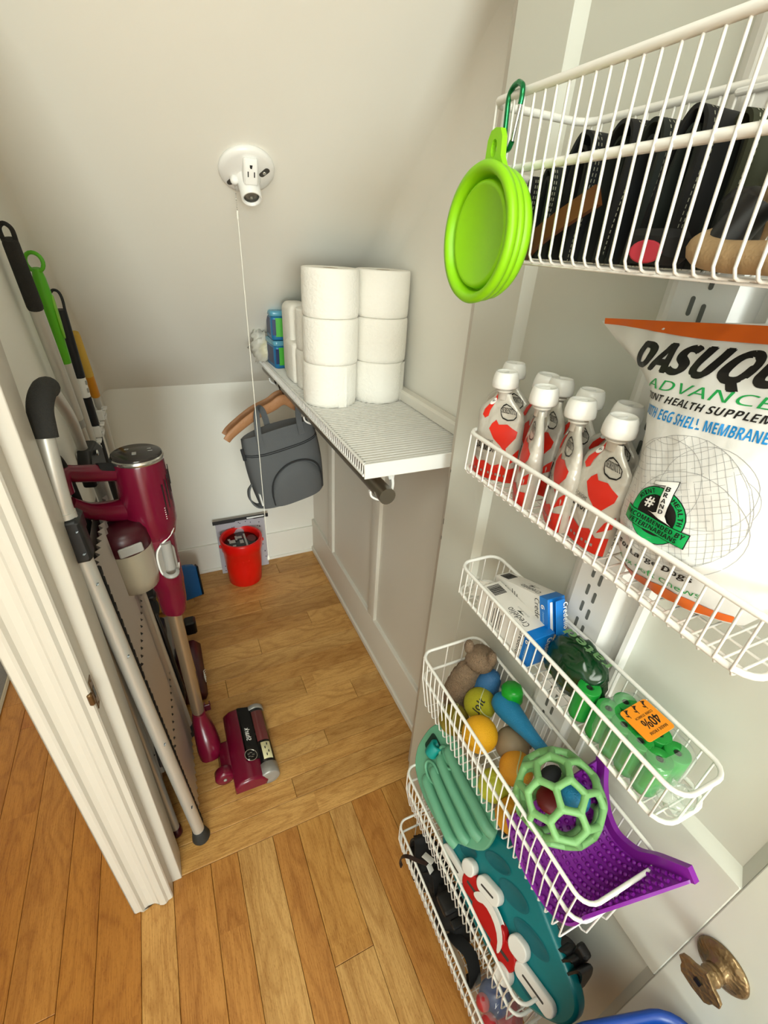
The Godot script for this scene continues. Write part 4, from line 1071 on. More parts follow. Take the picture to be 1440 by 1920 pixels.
# ---------------------------------------------------------------- handled cleaning tools in a wall rack
func poles():
	var al: Material = mats["aluminium"]
	var pole := func(t: Node3D, a: Vector3, b: Vector3, r: float, m: Material, called := "shaft"):
		var s := Sh.new(); s.tube([a, b], r, 14); obj(called, s, m, t)
	# grey grip mop
	var t := thing("mop", "mop with thick grey foam grip and silver telescopic shaft", "mop")
	var a := V(-0.219, 1.582, -1.200); var b := V(-0.217, 1.172, -1.345)
	var d := (b - a).normalized()
	pole.call(t, a + d * 0.10, b, 0.0135, al)
	pole.call(t, b, b + d * 0.025, 0.0125, mats["grey_plastic"], "collar")
	pole.call(t, b + d * 0.02, V(-0.212, 0.03, -1.72), 0.0095, al)
	var sh := Sh.new(); sh.tube([a + d * 0.014, a + d * 0.022, a + d * 0.142, a + d * 0.148], [0.0125, 0.0140, 0.0152, 0.0142], 18); obj("foam_grip", sh, mats["foam"], t)
	sh = Sh.new(); sh.tube(bend([a + d * 0.018 + V(0.0095, 0, 0), a - d * 0.004 + V(0.0095, 0, 0), a - d * 0.013, a - d * 0.004 + V(-0.0095, 0, 0), a + d * 0.018 + V(-0.0095, 0, 0)], 5), 0.0042, 8); obj("hang_loop", sh, mats["foam"], t)
	sh = Sh.new(); sh.box(V(-0.19, 0.02, -1.72), V(0.07, 0.035, 0.26), 0.008); obj("mop_head", sh, mats["grey_plastic"], t)
	# green
	var green := mat("green_grip", Color(0.32, 0.66, 0.06), 0.4)
	t = thing("scrub_brush", "long brush with bright green handle and ring end", "brush")
	a = V(-0.213, 1.512, -1.352); b = V(-0.215, 1.302, -1.392)
	d = (b - a).normalized()
	sh = Sh.new(); sh.tube([a, a + d * 0.02, a + d * 0.07, a + d * 0.11, a + d * 0.15, a + d * 0.215], [0.009, 0.0125, 0.0160, 0.0155, 0.0135, 0.0128], 16); obj("grip", sh, green, t)
	sh = Sh.new()
	var ring := []
	for k in 20: ring.append(a - d * 0.012 + V(0.0165 * cos(TAU * k / 20), 0.0185 * sin(TAU * k / 20), 0.004 * cos(TAU * k / 20)))
	sh.tube(ring, 0.0042, 8, true); obj("hang_ring", sh, green, t)
	sh = Sh.new(); sh.slab(oval(0.010, 0.05, 16), 0.004, Transform3D(Basis(V(0, 0.02, 1).normalized(), -d, V(0, 0.02, 1).normalized().cross(-d)), a + d * 0.105 + V(0.0165, 0, 0.002)) * Transform3D(Basis(), V(0, 0, 0)), 0.001); obj("soft_pad", sh, mat("green_pad", Color(0.50, 0.74, 0.22), 0.6), t)
	pole.call(t, b, V(-0.215, 1.055, -1.44), 0.0125, al)
	pole.call(t, V(-0.215, 1.055, -1.44), V(-0.21, 0.06, -1.50), 0.0095, al)
	sh = Sh.new(); sh.box(V(-0.20, 0.04, -1.50), V(0.05, 0.06, 0.09), 0.01); obj("brush_head", sh, green, t)
	# navy
	var navy := mat("navy_grip", Color(0.02, 0.045, 0.085), 0.45)
	t = thing("broom", "broom with navy blue handle, white printed sleeve and hook end", "broom")
	a = V(-0.215, 1.405, -1.535); b = V(-0.215, 1.225, -1.55)
	pole.call(t, a, b, 0.0135, navy, "grip")
	sh = Sh.new(); sh.tube(bend([a + V(0.0095, -0.005, 0), a + V(0.0105, 0.025, 0), a + V(0.006, 0.042, 0.0), a + V(-0.004, 0.046, 0.0), a + V(-0.011, 0.040, 0.0)], 5), 0.0035, 8); obj("hook", sh, navy, t)
	pole.call(t, b, V(-0.215, 1.168, -1.556), 0.0128, mats["print_white"], "sleeve")
	sh = Sh.new()
	for k in 2: sh.box(V(-0.2035, 1.188 + 0.022 * k, -1.549), V(0.004, 0.012, 0.014), 0.001)
	obj("sleeve_print", sh, mats["grey_plastic"], t)
	pole.call(t, V(-0.215, 1.168, -1.556), V(-0.215, 1.08, -1.575), 0.0135, navy, "lower_grip")
	pole.call(t, V(-0.215, 1.08, -1.575), V(-0.208, 0.1, -1.66), 0.011, navy)
	sh = Sh.new(); sh.box(V(-0.20, 0.06, -1.66), V(0.04, 0.10, 0.22), 0.01); obj("bristle_block", sh, navy, t)
	# yellow
	t = thing("duster", "tool with yellow foam handle, last in the wall rack", "duster")
	a = V(-0.215, 1.325, -1.665); b = V(-0.215, 1.112, -1.76)
	d = (b - a).normalized()
	sh = Sh.new(); sh.tube([a, a + d * 0.01, a + d * 0.145, a + d * 0.15], [0.012, 0.0135, 0.0145, 0.0145], 14); obj("foam_sleeve", sh, mat("pale_foam", Color(0.84, 0.69, 0.30), 0.85), t)
	sh = Sh.new(); sh.tube([a + d * 0.15, b], 0.0138, 14); obj("grip", sh, mat("yellow_grip", Color(0.83, 0.55, 0.05), 0.5), t)
	pole.call(t, b, V(-0.21, 0.12, -1.93), 0.0105, mats["aluminium"])
	sh = Sh.new(); sh.box(V(-0.20, 0.07, -1.93), V(0.05, 0.12, 0.05), 0.012); obj("duster_head", sh, mats["pale_foam"], t)
	# rack with gripping clips
	t = thing("tool_rack", "white wall rack whose clips grip the cleaning tools' shafts", "tool rack")
	sh = Sh.new(); sh.box(V(-0.238, 1.055, -1.62), V(0.014, 0.05, 0.56), 0.004); obj("rail", sh, mats["white_plastic"], t)
	for z in [-1.44, -1.585, -1.745]:
		sh = Sh.new()
		sh.box(V(-0.222, 1.055, z - 0.019), V(0.04, 0.036, 0.010), 0.003); sh.box(V(-0.222, 1.055, z + 0.019), V(0.04, 0.036, 0.010), 0.003); sh.box(V(-0.2005, 1.061, z + 0.012), V(0.006, 0.014, 0.012), 0.002); sh.box(V(-0.2005, 1.061, z - 0.012), V(0.006, 0.014, 0.012), 0.002); sh.box(V(-0.199, 1.046, z), V(0.005, 0.010, 0.046), 0.001)
		obj("clip", sh, mats["white_plastic"], t)
		sh = Sh.new(); sh.box(V(-0.196, 1.073, z), V(0.012, 0.005, 0.03), 0.001); obj("clip_lip", sh, mats["white_plastic"], t)

# ---------------------------------------------------------------- lampholder on the slope
func lamp():
	var nd := V(0, -0.80576, 0.59225)
	var lx := Transform3D(Basis(Vector3.RIGHT, nd, Vector3.RIGHT.cross(nd)), V(0.236, 1.7235, -1.2265))
	var t := thing("lampholder", "white porcelain pull-chain lampholder with outlet and no bulb", "light fixture", lx)
	var wp: Material = mats["white_plastic"]
	var sh := Sh.new(); sh.lathe([Vector2(0, 0.0), Vector2(0.058, 0.0), Vector2(0.0585, 0.006), Vector2(0.056, 0.0105), Vector2(0.049, 0.0135), Vector2(0.030, 0.0155), Vector2(0, 0.016)], 48); obj("base", sh, wp, t)
	sh = Sh.new(); sh.lathe([Vector2(0.028, 0.014), Vector2(0.024, 0.022), Vector2(0.0225, 0.035), Vector2(0.0215, 0.058), Vector2(0.0200, 0.0605), Vector2(0.0172, 0.059), Vector2(0.0165, 0.03), Vector2(0.0, 0.028)], 36, at(0.002, 0, 0.014)); obj("socket", sh, wp, t)
	sh = Sh.new()
	var pr := []
	for k in 9: pr.append(Vector2(0.0158 - 0.0011 * (k % 2), 0.030 + 0.0026 * k))
	pr.append(Vector2(0.0162, 0.054))
	pr.reverse()
	sh.lathe(pr, 28, at(0.002, 0, 0.014)); sh.lathe([Vector2(0.0, 0.0305), Vector2(0.005, 0.031), Vector2(0.004, 0.034), Vector2(0.0, 0.035)], 14, at(0.002, 0, 0.014)); obj("screw_shell", sh, mats["chrome"], t)
	var ox := Transform3D(Basis(Vector3.RIGHT, -0.62), V(0.001, 0.026, -0.025))
	sh = Sh.new(); sh.box(V(0, -0.006, 0.002), V(0.029, 0.030, 0.046), 0.003, ox); obj("outlet", sh, wp, t)
	sh = Sh.new()
	for x in [-0.0064, 0.0064]: sh.box(V(x, 0.0093, 0.006), V(0.0022, 0.0008, 0.0095), 0, ox)
	sh.slab(PackedVector2Array([Vector2(-0.0028, -0.002), Vector2(0.0028, -0.002), Vector2(0.0028, 0.002), Vector2(0.0015, 0.0042), Vector2(-0.0015, 0.0042)]), 0.0008, ox * Transform3D(Basis(Vector3.RIGHT, -PI / 2) * Basis(Vector3.BACK, PI), V(0, 0.0090, -0.008))); obj("outlet_slot", sh, mats["ink"], t)
	for q in [[0.034, -0.010, 0.9], [-0.031, 0.020, -2.2]]:
		sh = Sh.new(); sh.slab(rounded(0.026, 0.012, 0.0055, 5), 0.0012, Transform3D(Basis(UP, q[2]) * Basis(Vector3.RIGHT, -PI / 2), V(q[0], 0.0148, q[1]))); obj("screw_slot", sh, mat("slot_shade", Color(0.25, 0.24, 0.22), 0.6), t)
		sh = Sh.new(); sh.lathe([Vector2(0, 0), Vector2(0.0042, 0), Vector2(0.0036, 0.002), Vector2(0, 0.0026)], 14, at(q[0], 0.0158, q[1])); obj("screw", sh, mats["chrome"], t)
	sh = Sh.new(); sh.lathe([Vector2(0.0, 0.0), Vector2(0.009, 0.0), Vector2(0.0085, 0.008), Vector2(0.005, 0.013), Vector2(0.0, 0.014)], 20, at(-0.0275, 0.015, 0.013)); obj("chain_boss", sh, wp, t)
	# bead chain and pull cord hang plumb
	var iv := lx.affine_inverse()
	var p0 := V(0.2125, 1.690, -1.2475)
	sh = Sh.new()
	for k in 11: sh.blob(iv * (p0 - V(0, 0.0042 * k, 0)), V(0.0014, 0.0014, 0.0014), 8, 6)
	obj("bead_chain", sh, mats["chrome"], t).set_meta("kind", "stuff")
	sh = Sh.new(); sh.tube([iv * (p0 - V(0, 0.044, 0)), iv * (p0 - V(0, 0.06, 0))], 0.0022, 8); obj("cord_knot", sh, mat("cord_white", Color(0.93, 0.92, 0.88), 0.8), t)
	sh = Sh.new(); sh.tube([iv * (p0 - V(0, 0.06, 0)), iv * V(0.2135, 1.1, -1.2475), iv * V(0.2135, 0.695, -1.2475)], 0.00105, 6); obj("pull_cord", sh, mats["cord_white"], t)
	sh = Sh.new(); sh.lathe([Vector2(0, 0), Vector2(0.004, 0.001), Vector2(0.0045, 0.008), Vector2(0.0015, 0.018), Vector2(0, 0.0185)], 12, iv * V3T(V(0.2135, 0.68, -1.2475))); obj("cord_end", sh, mats["cord_white"], t)

# ================================================================ baskets on the door and what lies in them (door frame: u along, y up, n out)
func dthing(called: String, label: String, category: String, base: Vector3, group := "", turn := Basis()) -> Node3D:
	return thing(called, label, category, DT * Transform3D(turn, base), group)

func rim_loop(y: float, nb: float, nf: float, r := 0.022) -> Array:
	var out := []
	var w := 0.442; var d := nf - nb
	for q in rounded(w, d, minf(r, d * 0.4), 5): out.append(V(0.433 + q.x, y, (nb + nf) / 2 + q.y))
	return out

func basket(label: String, loops: Array, yb: float, nbf: float, nbb: float, rt: float, longs: Array, wt := 0.0014):
	var wm: Material = mats["white_wire"]
	var y0: float = loops[0][0]
	var t := dthing("wire_basket", label, "basket", V(0, yb, 0), "white wire baskets on the closet door")
	var off := V(0, -yb, 0)
	var names := ["top_rim", "lower_rim"]
	for i in loops.size():
		var lp: Array = loops[i]
		var sh := Sh.new(); var ring := []
		for p in rim_loop(lp[0], lp[1], lp[2]): ring.append(p + off)
		sh.tube(ring, rt, 8, true)
		obj(names[i], sh, wm, t)
	var nb: float = loops[0][1]; var nf: float = loops[0][2]
	var nf2: float = loops[1][2]; var y2: float = loops[1][0]
	var sh := Sh.new()
	var path := [V(0, y0 + 0.0012, nf), V(0, y2, nf2 + rt * 0.8), V(0, yb + 0.007, nbf + 0.0035), V(0, yb + 0.0015, nbf), V(0, yb, nbf - 0.004), V(0, yb, nbb + 0.004), V(0, yb + 0.002, nbb + 0.0005), V(0, yb + 0.007, nbb), V(0, y2, loops[1][1] + rt * 0.6), V(0, y0 + 0.0012, nb)]
	for i in path.size(): path[i] += off
	sh.tube(path, wt, 6)
	var wire := sh.done()
	for i in 28: obj("wire", wire, wm, t, Transform3D(Basis(), V(0.2235 + 0.01535 * i, 0, 0)))
	for n in longs:
		sh = Sh.new()
		var pl := [V(0.212, y0, n), V(0.2125, y2, n), V(0.2155, yb + 0.006, n), V(0.222, yb - 0.0022, n), V(0.644, yb - 0.0022, n), V(0.6505, yb + 0.006, n), V(0.6535, y2, n), V(0.654, y0, n)]
		for i in pl.size(): pl[i] += off
		sh.tube(pl, wt, 6); obj("long_wire", sh, wm, t)
	# bracket onto the track
	sh = Sh.new()
	sh.box(V(0.4155, y0 - 0.03, nb - 0.001) + off, V(0.030, 0.055, 0.003), 0.001)
	sh.box(V(0.4155, y0 - 0.004, nb + 0.001) + off, V(0.05, 0.006, 0.006), 0.002)
	obj("hook_plate", sh, mats["white_metal"], t)
	return t

func baskets():
	basket("deep white wire basket, topmost on the door, holding dark harnesses", [[1.735, 0.03, 0.165], [1.675, 0.03, 0.161]], 1.592, 0.157, 0.034, 0.0041, [0.05, 0.095, 0.14])
	basket("white wire basket second from the top, holding pouches and a chew bag", [[1.366, 0.026, 0.130], [1.308, 0.026, 0.129]], 1.2985, 0.125, 0.030, 0.0033, [0.05, 0.078, 0.104])
	basket("narrow white wire basket holding medicine boxes and green bag rolls", [[1.110, 0.0205, 0.101], [1.0515, 0.0205, 0.099]], 1.044, 0.094, 0.026, 0.0031, [0.045, 0.073], 0.0013)
	basket("white wire basket filled with balls and a purple mat", [[0.900, 0.0205, 0.157], [0.840, 0.0205, 0.151]], 0.737, 0.133, 0.030, 0.0031, [0.055, 0.095])
	basket("white wire basket holding the teal puzzle board, second from the bottom", [[0.500, 0.0205, 0.157], [0.432, 0.0205, 0.152]], 0.333, 0.133, 0.030, 0.0031, [0.055, 0.095])
	basket("lowest white wire basket near the floor, holding black straps", [[0.248, 0.0205, 0.157], [0.181, 0.0205, 0.153]], 0.082, 0.133, 0.030, 0.0031, [0.055, 0.095])

# ---------------------------------------------------------------- top basket
func ribbon(pts: Array, w: float, th := 0.002, wide := V(0, 0, 1)) -> Sh:       # webbing whose width runs along `wide`
	var sh := Sh.new()
	var h := th / 2
	var rows := []
	var m := pts.size()
	for i in m:
		var t: Vector3 = (pts[mini(i + 1, m - 1)] - pts[maxi(i - 1, 0)]).normalized()
		var nn := wide.cross(t).normalized() * h
		var ww := wide * w / 2
		rows.append([pts[i] + ww + nn, pts[i] - ww + nn, pts[i] - ww - nn, pts[i] + ww - nn])
	sh.grid(rows, true, 0, true)
	sh.fan(rows[0], -1, true); sh.fan(rows[m - 1], -1, false)
	return sh

func stitches(pts: Array, offs: Array, wide: Vector3, side: float) -> Sh:
	var sh := Sh.new()
	var along := 0.0
	for i in pts.size() - 1:
		var t: Vector3 = (pts[i + 1] - pts[i])
		var ln := t.length(); t = t.normalized()
		var nn := wide.cross(t).normalized() * side
		while along < ln:
			for o in offs:
				var c: Vector3 = pts[i] + t * along + wide * o + nn
				sh.quad(c - t * 0.0014 - wide * 0.0005, c + t * 0.0014 - wide * 0.0005, c + t * 0.0014 + wide * 0.0005, c - t * 0.0014 + wide * 0.0005)
			along += 0.0046
		along -= ln
	return sh

func top_basket():
	var yb := 1.5945
	var webs := [mat("web_black", Color(0.055, 0.06, 0.065), 0.8), mat("web_green", Color(0.085, 0.115, 0.10), 0.8), mat("web_navy", Color(0.05, 0.075, 0.095), 0.75), mat("web_olive", Color(0.19, 0.20, 0.13), 0.85)]
	var thread := mat("thread", Color(0.62, 0.62, 0.55), 0.8)
	# upright folded loops of harness webbing: [u centre, half width of the fold, height, n centre, width, material, lean]
	var loops := [
		[0.262, 0.006, 0.075, 0.120, 0.030, 0, 0.010, "narrow black strap end standing upright at basket's far end"],
		[0.286, 0.009, 0.082, 0.118, 0.032, 1, 0.006, "dark green folded harness strap beside the narrow strap end"],
		[0.312, 0.016, 0.108, 0.100, 0.050, 2, 0.012, "dark navy harness loop with tall rounded fold, first of the tall loops"],
		[0.352, 0.022, 0.112, 0.085, 0.060, 0, 0.018, "widest black harness loop with stitched edge"],
		[0.388, 0.016, 0.108, 0.090, 0.055, 1, 0.010, "dark green harness strap with double stitch rows beside the widest loop"],
		[0.420, 0.014, 0.112, 0.085, 0.058, 0, 0.008, "black harness strap with white stitch lines in front of the olive loop"],
		[0.446, 0.013, 0.110, 0.062, 0.045, 3, 0.006, "olive webbing loop at the back beside the tan rope"]]
	for i in loops.size():
		var q: Array = loops[i]
		var hw: float = q[1]; var hgt: float = q[2]; var ln: float = q[6]
		var pts := bend([V(-hw - ln * 0.4, 0.001, 0), V(-hw - ln * 0.1, hgt * 0.35, 0), V(-hw + ln * 0.35, hgt * 0.72, 0), V(-hw * 0.55 + ln * 0.6, hgt * 0.94, 0), V(ln * 0.7, hgt, 0), V(hw * 0.7 + ln * 0.7, hgt * 0.93, 0), V(hw + ln * 0.5, hgt * 0.70, 0), V(hw + ln * 0.1, hgt * 0.35, 0), V(hw - ln * 0.2, 0.001, 0)], 5)
		var t := dthing("harness_strap", q[7], "harness", V(q[0], yb, q[3]), "dark harness straps in the top basket", Basis(UP, -0.25 + 0.12 * (i % 3)))
		obj("webbing", ribbon(pts, q[4], 0.0035), webs[q[5]], t)
		obj("inner_webbing", ribbon(pts.map(func(p): return V(p.x * 0.62 + 0.002, p.y * 0.9, p.z + 0.002)), q[4] * 0.85, 0.003), webs[(q[5] + 1) % 3], t)
		obj("stitching", stitches(pts, [q[4] * 0.38, q[4] * 0.30, -q[4] * 0.38], V(0, 0, 1), 0.0021), thread, t).set_meta("kind", "stuff")
	var col := dthing("leather_collar", "orange brown leather collar lying across the harness straps", "collar", V(0.318, yb + 0.004, 0.132))
	obj("band", ribbon(bend([V(-0.045, -0.001, 0.004), V(-0.02, 0.016, 0.008), V(0.012, 0.034, 0.006), V(0.045, 0.052, 0.0)], 5), 0.006, 0.018, V(0, 0, 1)), mat("leather", Color(0.42, 0.24, 0.09), 0.5), col)
	var tg := dthing("pink_tag", "round pink rubber end on black strap at the basket floor", "tag", V(0.446, yb + 0.012, 0.148))
	var sh := Sh.new(); sh.slab(oval(0.0125, 0.0085, 20), 0.004, Transform3D(Basis(UP, 0.45), Vector3.ZERO), 0.001, true); obj("disc", sh, mat("pink", Color(0.70, 0.15, 0.22), 0.5), tg)
	sh = Sh.new(); sh.box(V(-0.006, 0.004, -0.018), V(0.045, 0.026, 0.03), 0.006); obj("strap_end", sh, mats["web_black"], tg)
	# thick tan rope lead coiled at the near end
	var tan_ := mat("tan_rope", Color(0.66, 0.55, 0.40), 0.7, 0.0, noise_tex(0.2, 17, 128, FastNoiseLite.TYPE_SIMPLEX_SMOOTH, 3, 3.0), 0.4, 12.0)
	var r := dthing("rope_lead", "thick tan rope lead coiled at the near end of the top basket", "lead", V(0.542, yb, 0.1))
	sh = Sh.new(); sh.tube(bend([V(-0.048, 0.022, 0.028), V(-0.055, 0.016, 0.040), V(-0.035, 0.0115, 0.046), V(0.0, 0.0115, 0.047), V(0.05, 0.013, 0.047), V(0.085, 0.016, 0.042), V(0.100, 0.022, 0.018), V(0.09, 0.026, -0.015), V(0.06, 0.028, -0.018), V(0.02, 0.032, 0.0), V(-0.010, 0.034, 0.028), V(0.03, 0.035, 0.040), V(0.07, 0.04, 0.040), V(0.105, 0.05, 0.030)], 7), 0.0105, 12); obj("coil", sh, tan_, r)
	sh = Sh.new(); sh.tube(bend([V(-0.062, 0.02, -0.02), V(-0.045, 0.055, -0.012), V(-0.025, 0.085, 0.0), V(0.005, 0.115, 0.012), V(0.05, 0.135, 0.015), V(0.09, 0.12, 0.02)], 7), 0.0105, 12); sh.tube(bend([V(-0.04, 0.04, 0.01), V(-0.018, 0.062, 0.02), V(0.012, 0.085, 0.028), V(0.05, 0.095, 0.03), V(0.09, 0.10, 0.03)], 7), 0.0085, 12); obj("upper_loop", sh, tan_, r)
	sh = Sh.new(); sh.tube(bend([V(-0.035, 0.05, -0.045), V(-0.015, 0.115, -0.04), V(0.005, 0.165, -0.03), V(0.05, 0.19, -0.02), V(0.09, 0.15, -0.01)], 7), 0.0155, 12); obj("padded_handle", sh, tan_, r)
	sh = Sh.new(); sh.tube([V(-0.046, 0.018, 0.032), V(-0.038, 0.045, 0.022)], 0.0135, 12); sh.box(V(-0.060, 0.03, 0.0), V(0.03, 0.055, 0.03), 0.008); sh.box(V(-0.012, 0.045, -0.01), V(0.024, 0.05, 0.022), 0.006); obj("black_fitting", sh, mats["black"], r)
	# carabiner and folding bowl on the far front corner
	var g := mat("carabiner_green", Color(0.13, 0.50, 0.30), 0.2, 0.7)
	var cb := dthing("carabiner", "green metal carabiner clipped over the top basket's rim", "carabiner", V(0.262, 1.735, 0.1685))
	sh = Sh.new()
	var turn := Basis(UP, -0.15).scaled(V(1.0, 0.72, 1.0))
	var cpts := []
	for q in [[0.004, 0.0090], [-0.006, 0.0072], [-0.0125, -0.001], [-0.012, -0.02], [-0.0085, -0.052], [-0.003, -0.0615], [0.004, -0.061], [0.0085, -0.054]]: cpts.append(turn * V(q[0], q[1], 0.002))
	sh.tube(bend(cpts, 6), 0.0026, 9)
	sh.tube(bend([turn * V(0.004, 0.009, 0.002), turn * V(0.0125, 0.0035, 0.002), turn * V(0.0145, -0.006, 0.002), turn * V(0.0138, -0.016, 0.002)], 5), 0.0025, 9)
	obj("hook", sh, g, cb)
	sh = Sh.new(); sh.tube([turn * V(0.0138, -0.014, 0.002), turn * V(0.0088, -0.054, 0.002)], 0.0019, 8); obj("gate", sh, mats["chrome"], cb)
	var lime := mat("lime_silicone", Color(0.55, 0.82, 0.02), 0.45)
	var bw := dthing("folding_bowl", "bright green collapsible silicone bowl hanging from the carabiner", "pet bowl", V(0.271, 1.613, 0.1875), "", Basis(UP, -0.03) * Basis(Vector3.BACK, 0.05))
	var lie := Basis(Vector3.RIGHT, PI / 2)
	sh = Sh.new()
	sh.lathe([Vector2(0.0, -0.012), Vector2(0.060, -0.012), Vector2(0.0635, -0.008), Vector2(0.0635, -0.004), Vector2(0.0605, -0.0025), Vector2(0.0655, -0.0015), Vector2(0.0665, 0.003), Vector2(0.0635, 0.0048), Vector2(0.0675, 0.0056), Vector2(0.0685, 0.010), Vector2(0.0665, 0.0125), Vector2(0.0605, 0.013), Vector2(0.0575, 0.010), Vector2(0.0545, 0.002), Vector2(0.0535, -0.002), Vector2(0.0525, 0.004), Vector2(0.0515, 0.0075), Vector2(0.0485, 0.0088), Vector2(0.0465, 0.0078), Vector2(0.0, 0.0075)], 64, Transform3D(lie.scaled_local(V(0.965, 1.25, 0.965)), Vector3.ZERO)); obj("bowl", sh, lime, bw)
	sh = Sh.new()
	var tab := PackedVector2Array([Vector2(0.024, 0.058), Vector2(0.014, 0.072), Vector2(0.0125, 0.088), Vector2(0.008, 0.095), Vector2(0.0, 0.0965), Vector2(-0.008, 0.095), Vector2(-0.0125, 0.088), Vector2(-0.014, 0.072), Vector2(-0.024, 0.058)])
	var hole := oval(0.005, 0.0075, 14, 0.0, 0.080)
	hole.reverse()
	var joined := PackedVector2Array()                    # the tab with its hole, cut through by a seam below the hole
	for i in tab.size(): joined.append(tab[i])
	var start := 0
	for i in hole.size():
		if hole[i].y < hole[start].y: start = i
	joined.append(Vector2(-0.0004, 0.058))
	for i in hole.size(): joined.append(hole[(start + i) % hole.size()] + Vector2(-0.0004 if i == 0 else 0.0, 0))
	joined.append(hole[start] + Vector2(0.0004, 0)); joined.append(Vector2(0.0004, 0.058))
	sh.slab(joined, 0.006, at(0, -0.004, -0.003)); obj("tab", sh, lime, bw)

# ---------------------------------------------------------------- pouches and the chew bag
func pouch_put(sh_w: float) -> Callable:          # (s 0..1 across, t 0..1 up) onto the pouch's front
	return func(s, t):
		var q: float = s * 2.0 - 1.0
		var neck := smoothstep(0.76, 1.0, t)
		var w := lerpf(sh_w * 0.5, 0.011, neck)
		var bulge := lerpf(lerpf(0.021, 0.011, clampf(t / 0.8, 0.0, 1.0)), 0.0095, neck) * sqrt(maxf(0.0, 1.0 - pow(absf(q), 2.4))) * (0.55 + 0.45 * sin(PI * clampf(t + 0.1, 0, 1)))
		return V(q * w, t * 0.128, bulge)

